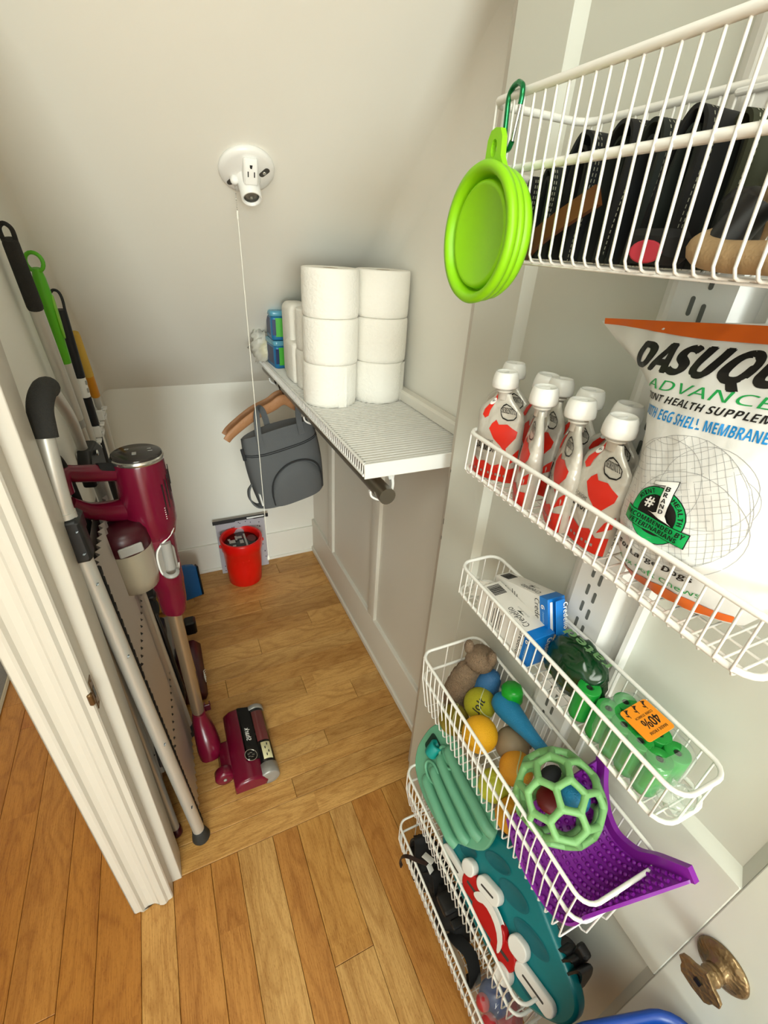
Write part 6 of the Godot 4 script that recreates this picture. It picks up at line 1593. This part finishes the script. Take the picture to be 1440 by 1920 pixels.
func toy_basket():
	var felt_n := noise_tex(0.3, 33, 128, FastNoiseLite.TYPE_SIMPLEX_SMOOTH, 3, 6.0)
	var felt := mat("felt", Color(0.66, 0.64, 0.13), 0.95, 0.0, felt_n, 0.7, 14.0)
	var yel := mat("ball_yellow", Color(0.90, 0.66, 0.05), 0.7, 0.0, felt_n, 0.5, 14.0)
	var b1 := ball("yellow green tennis ball printed with dark letters", V(0.311, 0.826, 0.070), 0.0315, felt, true)
	# words on the tennis ball, curved onto it
	words(b1, "Jolt", mat("ball_ink", Color(0.06, 0.09, 0.08), 0.7), func(a, c):
		var dd := V(0.52, 0.66, 0.54).normalized()
		var ax := V(-0.2, 0.72, -0.66); ax = (ax - dd * ax.dot(dd)).normalized()
		var ay := dd.cross(ax).normalized()
		return (dd + ax * (a - 0.5) * 1.0 + ay * (c - 0.5) * 0.62).normalized() * 0.0321, "Droid Sans", 700, 0.3)
	ball("dull olive tennis ball half hidden behind the basket front", V(0.302, 0.79, 0.1185), 0.030, mat("felt_old", Color(0.50, 0.44, 0.10), 0.95, 0.0, felt_n, 0.7, 14.0), true)
	ball("bright yellow ball against the basket's front wires", V(0.3725, 0.8385, 0.114), 0.0325, yel)
	ball("beige grey rubber ball beside the bright yellow ball", V(0.405, 0.826, 0.063), 0.031, mat("ball_beige", Color(0.53, 0.46, 0.36), 0.6))
	ball("orange yellow ball against the big green lattice ball", V(0.443, 0.822, 0.082), 0.0295, mat("ball_orange", Color(0.84, 0.58, 0.14), 0.65, 0.0, felt_n, 0.3, 14.0), true)
	var fz := FastNoiseLite.new(); fz.seed = 3; fz.frequency = 5.5
	ball("yellow green squeaky ball with rough bumps low at the front", V(0.434, 0.775, 0.112), 0.0285, mat("ball_lime", Color(0.72, 0.75, 0.22), 0.55), false, func(d): return 1.0 + 0.13 * maxf(0.0, fz.get_noise_3dv(d)))
	ball("golden knobbly ball low under the lattice ball", V(0.488, 0.774, 0.113), 0.0285, mat("ball_gold", Color(0.80, 0.56, 0.07), 0.7), false, func(d): return 1.0 + 0.12 * maxf(0.0, fz.get_noise_3dv(d * 0.8 + V(4, 0, 0))))
	# fluffy toy with a blue body
	var pl := dthing("plush_toy", "shaggy grey brown plush toy at the far end of the toy basket", "plush toy", V(0.252, 0.742, 0.090))
	var fur := mat("fur", Color(0.55, 0.46, 0.37), 1.0, 0.0, noise_tex(0.35, 41, 128, FastNoiseLite.TYPE_SIMPLEX_SMOOTH, 4, 10.0), 1.0, 12.0)
	var fz2 := FastNoiseLite.new(); fz2.seed = 14; fz2.frequency = 3.0
	var rough := func(d): return 1.0 + 0.16 * fz2.get_noise_3dv(d * 1.6)
	var sh := Sh.new(); sh.blob(V(0, 0.075, 0), V(0.030, 0.070, 0.036), 28, 20, Transform3D(Basis(Vector3.RIGHT, -0.25), Vector3.ZERO), rough); obj("body", sh, fur, pl)
	sh = Sh.new(); sh.blob(V(0.012, 0.155, -0.040), V(0.030, 0.026, 0.030), 24, 14, Transform3D.IDENTITY, rough); obj("head", sh, fur, pl)
	for e in [[-0.008, 0.175, -0.022], [0.036, 0.178, -0.045]]:
		sh = Sh.new(); sh.blob(V(e[0], e[1], e[2]), V(0.011, 0.017, 0.009), 14, 10, Transform3D.IDENTITY, rough); obj("ear", sh, fur, pl)
	var bl := mat("toy_blue", Color(0.20, 0.42, 0.62), 0.6, 0.0, felt_n, 0.3, 10.0)
	var bt := dthing("rubber_toy", "ringed blue rubber toy between plush toy and tennis ball", "dog toy", V(0.278, 0.775, 0.048), "", Basis(Vector3.RIGHT, -0.15) * Basis(Vector3.BACK, -0.12))
	sh = Sh.new(); sh.lathe([Vector2(0, 0), Vector2(0.024, 0.002), Vector2(0.029, 0.015), Vector2(0.0265, 0.026), Vector2(0.0285, 0.038), Vector2(0.0260, 0.05), Vector2(0.0265, 0.062), Vector2(0.0235, 0.074), Vector2(0.021, 0.088), Vector2(0.014, 0.10), Vector2(0.0, 0.105)], 28); obj("body", sh, bl, bt)
	var cy := mat("toy_cyan", Color(0.10, 0.48, 0.66), 0.5, 0.0, felt_n, 0.25, 10.0)
	var bo := dthing("bottle_toy", "long blue club shaped rubber toy leaning toward the lattice ball", "dog toy", V(0.352, 0.868, 0.052))
	sh = Sh.new(); sh.lathe([Vector2(0.0, -0.022), Vector2(0.011, -0.020), Vector2(0.0195, -0.012), Vector2(0.0225, 0.002), Vector2(0.0215, 0.02), Vector2(0.0175, 0.045), Vector2(0.0135, 0.07), Vector2(0.0108, 0.095), Vector2(0.0100, 0.115), Vector2(0.008, 0.122), Vector2(0.0, 0.124)], 28, aim(V(0, 0, 0), V(0.094, 0.020, 0.006))); obj("club", sh, cy, bo)
	var gb := dthing("rubber_block", "bright green ridged rubber block by the basket's back wires", "dog toy", V(0.352, 0.888, 0.038), "", Basis(UP, 0.3) * Basis(Vector3.BACK, 0.2))
	sh = Sh.new(); sh.lathe([Vector2(0.0, -0.02), Vector2(0.017, -0.018), Vector2(0.020, -0.010), Vector2(0.0205, 0.012), Vector2(0.017, 0.019), Vector2(0.0, 0.020)], 8, Transform3D(Basis(UP, 0.3), Vector3.ZERO)); obj("block", sh, mat("block_green", Color(0.06, 0.62, 0.14), 0.3), gb)
	lattice_ball()
	purple_mat()

func lattice_ball():
	var t := dthing("lattice_ball", "large light green rubber lattice ball with six sided holes", "ball", V(0.5335, 0.9015, 0.0935))
	var phi := (1.0 + sqrt(5.0)) / 2.0
	var ico := []
	for s in [-1.0, 1.0]:
		for q in [-phi, phi]:
			ico.append(V(0, s, q).normalized()); ico.append(V(s, q, 0).normalized()); ico.append(V(q, 0, s).normalized())
	var turn := Basis(V(1, 0.3, 0.2).normalized(), 0.62) * Basis(UP, 0.35)
	var verts := []
	var edges := []
	var key := func(i: int, j: int): return (ico[i] * 2.0 + ico[j]) / 3.0
	for i in 12:
		for j in 12:
			if i != j and ico[i].distance_to(ico[j]) < 1.2:
				verts.append(key.call(i, j))
				if i < j: edges.append([key.call(i, j), key.call(j, i)])
				for k in range(j + 1, 12):
					if k != i and ico[i].distance_to(ico[k]) < 1.2 and ico[j].distance_to(ico[k]) < 1.2: edges.append([key.call(i, j), key.call(i, k)])
	var R := 0.0615
	var sh := Sh.new()
	var sec := []
	for k in 10: sec.append(Vector2(0.0050 * cos(TAU * k / 10), 0.0050 * sin(TAU * k / 10)))
	for e in edges:
		var pts := []
		var sc := []
		for k in 7:
			var d: Vector3 = (e[0] as Vector3).lerp(e[1], k / 6.0)
			pts.append(turn * (d.normalized() * R))
			sc.append(1.0 + 0.24 * pow(absf(k / 3.0 - 1.0), 2.0))
		var mid: Vector3 = (pts[3] as Vector3).normalized()
		sh.sweep(pts, sec, false, sc, mid, false, false)
	for v in verts: sh.blob(turn * ((v as Vector3).normalized() * (R - 0.0002)), V(0.0060, 0.0060, 0.0060), 10, 6)
	obj("lattice", sh, mat("lattice_green", Color(0.47, 0.68, 0.42), 0.5, 0.0, noise_tex(0.06, 71, 128, FastNoiseLite.TYPE_SIMPLEX_SMOOTH, 3, 3.0), 0.3, 9.0), t)
	var inn := dthing("inner_toy", "blue and red rubber pieces seen through the green lattice ball", "dog toy", V(0.530, 0.905, 0.088))
	sh = Sh.new(); sh.blob(V(0.016, 0.006, -0.012), V(0.023, 0.020, 0.020), 18, 12); obj("blue_piece", sh, mats["toy_cyan"], inn)
	sh = Sh.new(); sh.blob(V(-0.004, -0.026, 0.004), V(0.022, 0.012, 0.026), 18, 12); obj("red_piece", sh, mat("inner_red", Color(0.40, 0.04, 0.03), 0.5), inn)
	sh = Sh.new(); sh.blob(V(-0.024, 0.004, 0.0), V(0.012, 0.016, 0.020), 16, 10); obj("dark_piece", sh, mats["black_soft"], inn)

func purple_mat():
	var t := dthing("lick_mat", "purple nubbed rubber mat curled under the lattice ball", "lick mat", V(0.6, 0.76, 0.085))
	var pm := mat("mat_purple", Color(0.50, 0.10, 0.60), 0.36)
	var base := V(0.6, 0.76, 0.085)
	var back := bend([V(0.534, 0.962, 0.030), V(0.548, 0.922, 0.030), V(0.570, 0.884, 0.030), V(0.600, 0.868, 0.030), V(0.636, 0.885, 0.032), V(0.662, 0.922, 0.034), V(0.690, 0.956, 0.036)], 6)
	var front := bend([V(0.497, 0.80, 0.139), V(0.524, 0.774, 0.140), V(0.560, 0.762, 0.142), V(0.598, 0.764, 0.143), V(0.626, 0.780, 0.143), V(0.643, 0.812, 0.142), V(0.649, 0.850, 0.138)], 6)
	var m := back.size()
	var pt := func(a: float, c: float, up := 0.0):          # a along the curl, c from front to back
		var i := clampf(a, 0, 1) * (m - 1)
		var i0 := mini(int(i), m - 2)
		var fr := i - i0
		var p0: Vector3 = (front[i0] as Vector3).lerp(front[i0 + 1], fr); var p1: Vector3 = (back[i0] as Vector3).lerp(back[i0 + 1], fr)
		var al: Vector3 = ((front[i0 + 1] - front[i0]) as Vector3).lerp(back[i0 + 1] - back[i0], c)
		var nn := al.cross(p0 - p1).normalized()
		return p0.lerp(p1, c) - base - nn * up
	var sh := Sh.new()
	for side in 2:
		var rows := []
		for i in 13:
			var row := []
			for k in 31: row.append(pt.call(k / 30.0, i / 12.0, 0.0 if side == 0 else -0.004))
			rows.append(row)
		sh.grid(rows, false, 0, false, side == 1)
	for c in [0.0, 1.0]:
		var rows := []
		for up in [0.0, -0.004]:
			var row := []
			for k in 31: row.append(pt.call(k / 30.0, c, up))
			rows.append(row)
		sh.grid(rows, false, 4, false, c < 0.5)
	for a in [0.0, 1.0]:
		var rows := []
		for up in [0.0, -0.004]:
			var row := []
			for k in 13: row.append(pt.call(a, k / 12.0, up))
			rows.append(row)
		sh.grid(rows, false, 4, false, a > 0.5)
	obj("sheet", sh, pm, t)
	# raised border along the back edge and near end
	sh = Sh.new()
	var bpts := []
	for k in 41: bpts.append(pt.call(k / 40.0, 1.0, 0.004))
	sh.sweep(bpts, [Vector2(0.009, 0.004), Vector2(-0.009, 0.004), Vector2(-0.009, -0.004), Vector2(0.009, -0.004)], false, null, V(0, 1, 0.05), true)
	obj("border", sh, pm, t)
	sh = Sh.new()
	for i in 12:
		for k in 24:
			var a := (k + 0.5 + 0.5 * (i % 2)) / 25.0; var c := 0.05 + 0.86 * i / 11.0
			var kind := (k / 6) % 2
			var p: Vector3 = pt.call(a, c, 0.0015)
			if kind == 0: sh.blob(p, V(0.0036, 0.0036, 0.0036), 8, 5)
			else:
				var al: Vector3 = pt.call(a + 0.02, c, 0.0015) - p
				sh.tube([p - al * 0.5, p, p + al * 0.5], 0.0026, 6)
	obj("nubs", sh, pm, t).set_meta("kind", "stuff")

# ---------------------------------------------------------------- board and mat in the fifth basket
func board_basket():
	# teal puzzle board leaning back across the basket: a along the door, b up its face
	var base := V(0.53, 0.428, 0.1345)
	var bx := V(0.0, 0.8944, -0.4472)
	var bz := V(0.0, 0.4472, 0.8944)
	var tilt := Basis(Vector3.RIGHT, bx, bz)
	var teal := mat("board_teal", Color(0.0, 0.47, 0.50), 0.35)
	var t := dthing("puzzle_board", "teal treat puzzle board with white and red sliders", "pet toy", base, "", tilt)
	var outl := bend([V(-0.176, 0.03, 0), V(-0.150, 0.006, 0), V(-0.09, -0.004, 0), V(0.0, -0.006, 0), V(0.07, 0.004, 0), V(0.125, 0.030, 0), V(0.163, 0.072, 0), V(0.172, 0.104, 0), V(0.163, 0.130, 0), V(0.135, 0.146, 0), V(0.08, 0.160, 0), V(0.02, 0.176, 0), V(-0.035, 0.180, 0), V(-0.085, 0.165, 0), V(-0.125, 0.135, 0), V(-0.165, 0.085, 0)], 4, true)
	var pg := PackedVector2Array()
	for p in outl: pg.append(Vector2(p.x, p.y))
	var sh := Sh.new(); sh.slab(pg, 0.026, at(0, 0, -0.018), 0.006, true); obj("board", sh, teal, t)
	var cav := mat("board_cavity", Color(0.0, 0.38, 0.42), 0.45)
	for q in [[-0.055, 0.130, 0.030, 0.013, 0.55], [0.0, 0.125, 0.033, 0.016, 0.4], [0.062, 0.112, 0.036, 0.015, 0.35], [0.105, 0.055, 0.03, 0.014, 0.3], [-0.11, 0.075, 0.022, 0.012, 0.7]]:
		sh = Sh.new(); sh.lathe([Vector2(1.12, 0.0012), Vector2(1.0, 0.0016), Vector2(0.92, 0.0004), Vector2(0.0, 0.0002)].map(func(v): return v), 24, Transform3D(Basis(UP, 0.0), V(q[0], q[1], 0.0078)) * Transform3D(Basis(V(cos(q[4]), sin(q[4]), 0) * q[2], V(0, 0, 1), V(-sin(q[4]), cos(q[4]), 0) * -q[3]), Vector3.ZERO))
		obj("cavity", sh, cav, t)
	var slider := func(x: float, y: float, l: float, w: float, ang: float, h: float, m: Material, called: String, slot := true):
		var s := Sh.new()
		var xf := Transform3D(Basis(V(0, 0, 1), ang), V(x, y, 0.008))
		s.slab(rounded(l, w, w * 0.48, 6), h, xf, 0.0025, true)
		var o := obj(called, s, m, t)
		if slot:
			s = Sh.new(); s.slab(rounded(l * 0.55, w * 0.12, w * 0.05, 3), 0.0008, xf * at(0, 0, h - 0.0002)); obj("slot", s, mats["slot_shade"], o)
	var wp: Material = mats["white_plastic"]
	var rd := mat("slider_red", Color(0.74, 0.05, 0.06), 0.35)
	slider.call(-0.116, 0.026, 0.080, 0.028, 0.15, 0.011, wp, "long_slider")
	slider.call(-0.085, 0.066, 0.034, 0.030, 0.5, 0.018, wp, "peg", false)
	slider.call(-0.032, 0.086, 0.060, 0.030, 0.35, 0.018, wp, "slotted_slider")
	slider.call(-0.055, 0.050, 0.062, 0.042, 0.25, 0.014, rd, "red_slider")
	slider.call(0.000, 0.050, 0.088, 0.040, 0.2, 0.016, rd, "red_slider", false)
	slider.call(0.048, 0.046, 0.060, 0.046, 0.3, 0.014, rd, "red_slider")
	sh = Sh.new()
	var cres := bend([V(-0.042, 0.044, 0), V(-0.030, 0.064, 0), V(-0.004, 0.070, 0), V(0.025, 0.066, 0), V(0.044, 0.050, 0), V(0.048, 0.030, 0), V(0.034, 0.048, 0), V(0.010, 0.058, 0), V(-0.016, 0.056, 0), V(-0.030, 0.044, 0)], 4, true)
	var cp := PackedVector2Array()
	for p in cres: cp.append(Vector2(p.x, p.y))
	sh.slab(cp, 0.011, at(-0.004, 0.008, 0.0145), 0.0015, true); obj("pivot_arm", sh, wp, t)
	slider.call(0.060, 0.084, 0.042, 0.032, 0.3, 0.016, wp, "peg", false)
	slider.call(0.070, 0.022, 0.036, 0.032, 0.3, 0.017, wp, "peg", false)
	slider.call(0.112, 0.072, 0.085, 0.028, 0.28, 0.013, wp, "long_slider")
	# light green silicone mat with finger ridges
	var gb := V(0.32, 0.482, 0.136)
	var gm := mat("mat_green", Color(0.42, 0.68, 0.55), 0.45)
	var g := dthing("silicone_mat", "pale green silicone feeder with long finger ridges beside the teal board", "pet toy", gb, "", tilt)
	outl = bend([V(-0.135, 0.085, 0), V(-0.128, 0.045, 0), V(-0.10, 0.012, 0), V(-0.04, -0.004, 0), V(0.04, 0.0, 0), V(0.06, 0.004, 0), V(0.085, 0.03, 0), V(0.128, 0.08, 0), V(0.125, 0.13, 0), V(0.10, 0.152, 0), V(0.03, 0.160, 0), V(-0.05, 0.162, 0), V(-0.105, 0.158, 0), V(-0.130, 0.130, 0)], 4, true)
	pg = PackedVector2Array()
	for p in outl: pg.append(Vector2(p.x, p.y))
	sh = Sh.new(); sh.slab(pg, 0.010, at(0, 0, -0.006), 0.003, true); obj("sheet", sh, gm, g)
	for k in 4:
		sh = Sh.new()
		var yy := 0.030 + 0.034 * k
		sh.tube(bend([V(-0.062 + 0.01 * (k % 2), yy + 0.006, 0.002), V(-0.052, yy + 0.004, 0.010), V(0.0, yy, 0.013), V(0.03 + 0.012 * k, yy - 0.003, 0.013), V(0.065 + 0.014 * k, yy - 0.006, 0.012), V(0.082 + 0.014 * k, yy - 0.007, 0.004)], 5), 0.0112, 12); obj("finger_ridge", sh, gm, g)
	for q in [[-0.058, 0.062], [-0.05, 0.122]]:
		sh = Sh.new()
		var pts := []
		for k in 24: pts.append(V(q[0] + 0.026 * cos(TAU * k / 24), q[1] + 0.017 * sin(TAU * k / 24), 0.009))
		sh.tube(pts, 0.0035, 8, true); sh.blob(V(q[0], q[1], 0.004), V(0.022, 0.014, 0.006), 16, 8); obj("oval_ridge", sh, gm, g)
	sh = Sh.new(); sh.slab(rounded(0.040, 0.045, 0.008, 4), 0.0015, at(-0.098, 0.100, 0.0045), 0.0005); obj("roller_well", sh, mat("well_green", Color(0.05, 0.22, 0.17), 0.6), g)
	sh = Sh.new(); sh.lathe([Vector2(0.006, 0.002), Vector2(0.0135, 0.0), Vector2(0.0155, 0.003), Vector2(0.0155, 0.031), Vector2(0.0135, 0.034), Vector2(0.006, 0.032), Vector2(0.006, 0.002)], 26, at(-0.086, 0.086, 0.012)); obj("roller", sh, mat("roller_teal", Color(0.02, 0.58, 0.56), 0.4), g)
	# black harness heaped behind the board
	var h := dthing("black_harness", "black padded harness heaped behind the teal board", "harness", V(0.575, 0.37, 0.05))
	var fz := FastNoiseLite.new(); fz.seed = 52; fz.frequency = 1.8; fz.fractal_octaves = 3
	sh = Sh.new(); sh.blob(V(0.0, 0.08, 0.0), V(0.088, 0.095, 0.030), 30, 20, Transform3D.IDENTITY, func(d): return 1.0 + 0.3 * fz.get_noise_3dv(d * 1.6)); obj("pad", sh, mats["black_soft"], h)
	for k in 4:
		sh = ribbon(bend([V(0.01 + 0.02 * k, 0.12, 0.02), V(0.035 + 0.018 * k, 0.185 + 0.012 * k, 0.01), V(0.06 + 0.012 * k, 0.19, -0.002), V(0.075 + 0.008 * k, 0.14, 0.0)], 6), 0.024, 0.004)
		obj("strap", sh, mats["black"], h)
	sh = Sh.new(); sh.box(V(0.074, 0.215, -0.005), V(0.022, 0.034, 0.016), 0.004); sh.box(V(0.088, 0.18, 0.0), V(0.02, 0.022, 0.014), 0.004); obj("buckle", sh, mats["black"], h)

# ---------------------------------------------------------------- lowest basket
func low_basket():
	var fz := FastNoiseLite.new(); fz.seed = 9; fz.frequency = 1.8; fz.fractal_octaves = 3
	var a := dthing("black_strap", "long black webbing strap folded at the lowest basket's far end", "strap", V(0.27, 0.085, 0.1))
	obj("webbing", ribbon(bend([V(-0.03, 0.02, 0.0), V(-0.022, 0.11, 0.01), V(0.0, 0.165, 0.015), V(0.025, 0.10, 0.02), V(0.03, 0.02, 0.02), V(0.05, 0.09, 0.01), V(0.075, 0.13, 0.0), V(0.10, 0.08, 0.0)], 6), 0.045, 0.005, V(0, 0, 1)), mats["black_soft"], a)
	var sh := Sh.new(); sh.blob(V(0.03, 0.06, -0.005), V(0.07, 0.055, 0.045), 24, 14, Transform3D.IDENTITY, func(d): return 1.0 + 0.35 * fz.get_noise_3dv(d * 1.7)); obj("bundle", sh, mats["black_soft"], a)
	var wt := dthing("white_label", "small white care label on the black strap", "label", V(0.315, 0.238, 0.118), "", Basis(Vector3.RIGHT, -0.5) * Basis(UP, 0.4))
	sh = Sh.new(); sh.box(V(0, 0, 0), V(0.03, 0.0012, 0.022), 0.0004, Transform3D(Basis(Vector3.BACK, 0.3), Vector3.ZERO)); sh.box(V(0.02, -0.004, 0.004), V(0.02, 0.0012, 0.02), 0.0004, Transform3D(Basis(Vector3.BACK, -0.4), Vector3.ZERO)); obj("tag", sh, mats["print_white"], wt)
	var bs := dthing("brown_lace", "brown leather lace hanging over the lowest basket's front rim", "lace", V(0.295, 0.24, 0.158))
	obj("lace", ribbon(bend([V(0.03, 0.0, -0.03), V(0.018, 0.014, -0.006), V(0.0, 0.012, 0.012), V(-0.012, -0.012, 0.020), V(-0.016, -0.045, 0.020), V(-0.010, -0.06, 0.018)], 6), 0.009, 0.003, V(0.6, 0, 0.8)), mat("lace_brown", Color(0.16, 0.08, 0.05), 0.6), bs)
	var m := dthing("black_pouch", "black nylon pouch with plastic buckle in the lowest basket", "pouch", V(0.415, 0.086, 0.09))
	sh = Sh.new(); sh.blob(V(0, 0.065, 0), V(0.062, 0.072, 0.050), 26, 16, Transform3D.IDENTITY, func(d): return 1.0 + 0.22 * fz.get_noise_3dv(d * 1.5 + V(3, 0, 0))); obj("pouch", sh, mats["black_soft"], m)
	sh = Sh.new(); sh.box(V(-0.005, 0.135, 0.022), V(0.045, 0.022, 0.045), 0.006); sh.box(V(0.035, 0.125, 0.02), V(0.02, 0.012, 0.03), 0.003); obj("buckle", sh, mats["black"], m)
	var c := dthing("webbing_strap", "black and beige strap lying along the lowest basket", "strap", V(0.50, 0.088, 0.085))
	obj("webbing", ribbon(bend([V(-0.07, 0.06, 0.03), V(-0.03, 0.10, 0.035), V(0.01, 0.10, 0.02), V(0.05, 0.07, 0.03), V(0.02, 0.02, 0.02)], 6), 0.03, 0.004), mats["black_soft"], c)
	obj("beige_lining", ribbon(bend([V(-0.065, 0.075, 0.045), V(-0.03, 0.092, 0.052), V(0.01, 0.082, 0.046), V(0.035, 0.06, 0.05)], 6), 0.016, 0.003), mat("beige_web", Color(0.55, 0.47, 0.38), 0.8), c)
	var p := dthing("toy_packet", "clear packet with blue, red and pink toys in lowest basket", "toy packet", V(0.590, 0.086, 0.09))
	sh = Sh.new(); sh.blob(V(-0.005, 0.09, 0.0), V(0.034, 0.038, 0.036), 20, 12); obj("blue_toy", sh, mat("packet_blue", Color(0.03, 0.22, 0.50), 0.35), p)
	sh = Sh.new(); sh.blob(V(-0.005, 0.115, 0.036), V(0.016, 0.016, 0.014), 16, 10); sh.blob(V(0.028, 0.10, 0.038), V(0.022, 0.026, 0.018), 16, 10); obj("pink_toy", sh, mat("packet_pink", Color(0.78, 0.20, 0.22), 0.45), p)
	sh = Sh.new(); sh.blob(V(0.03, 0.06, -0.02), V(0.03, 0.04, 0.03), 16, 10); obj("red_toy", sh, mats["slider_red"], p)
	sh = Sh.new(); sh.blob(V(0.005, 0.075, 0.004), V(0.058, 0.072, 0.054), 26, 16, Transform3D.IDENTITY, func(d): return 1.0 + 0.25 * fz.get_noise_3dv(d * 2.2)); obj("film", sh, film("toy_film", Color(0.92, 0.94, 0.96, 0.14), 0.08), p)

# ---------------------------------------------------------------- blue bin in front of the door
func floor_bin():
	var blue := mat("bin_blue", Color(0.02, 0.24, 0.58), 0.35)
	var t := thing("blue_bin", "tall blue plastic bin with thick rolled rim below the door knob", "bin", at(0.372, 0, 0.135, -0.30))
	var sh := Sh.new()
	var prof := [[0.0, 0.0, 0.0], [0.0, 0.80, 1.0], [0.665, 0.99, 0.985], [0.67, 1.06, 1.05], [0.695, 1.075, 1.065], [0.708, 1.05, 1.045], [0.708, 1.01, 1.0], [0.695, 0.975, 0.965], [0.06, 0.78, 0.78], [0.05, 0.0, 0.0]]
	var rows := []
	for q in prof:
		var row := []
		for p in rounded(0.195, 0.30, 0.05, 7): row.append(V(p.x * q[1], q[0], -p.y * q[1]))
		rows.append(row)
	sh.grid(rows, true); obj("body", sh, blue, t)
	sh = Sh.new()
	for k in 4: sh.tube([V(-0.06 + 0.04 * k, 0.10, -0.118), V(-0.066 + 0.044 * k, 0.65, -0.1405)], 0.006, 8)
	obj("inner_rib", sh, blue, t)
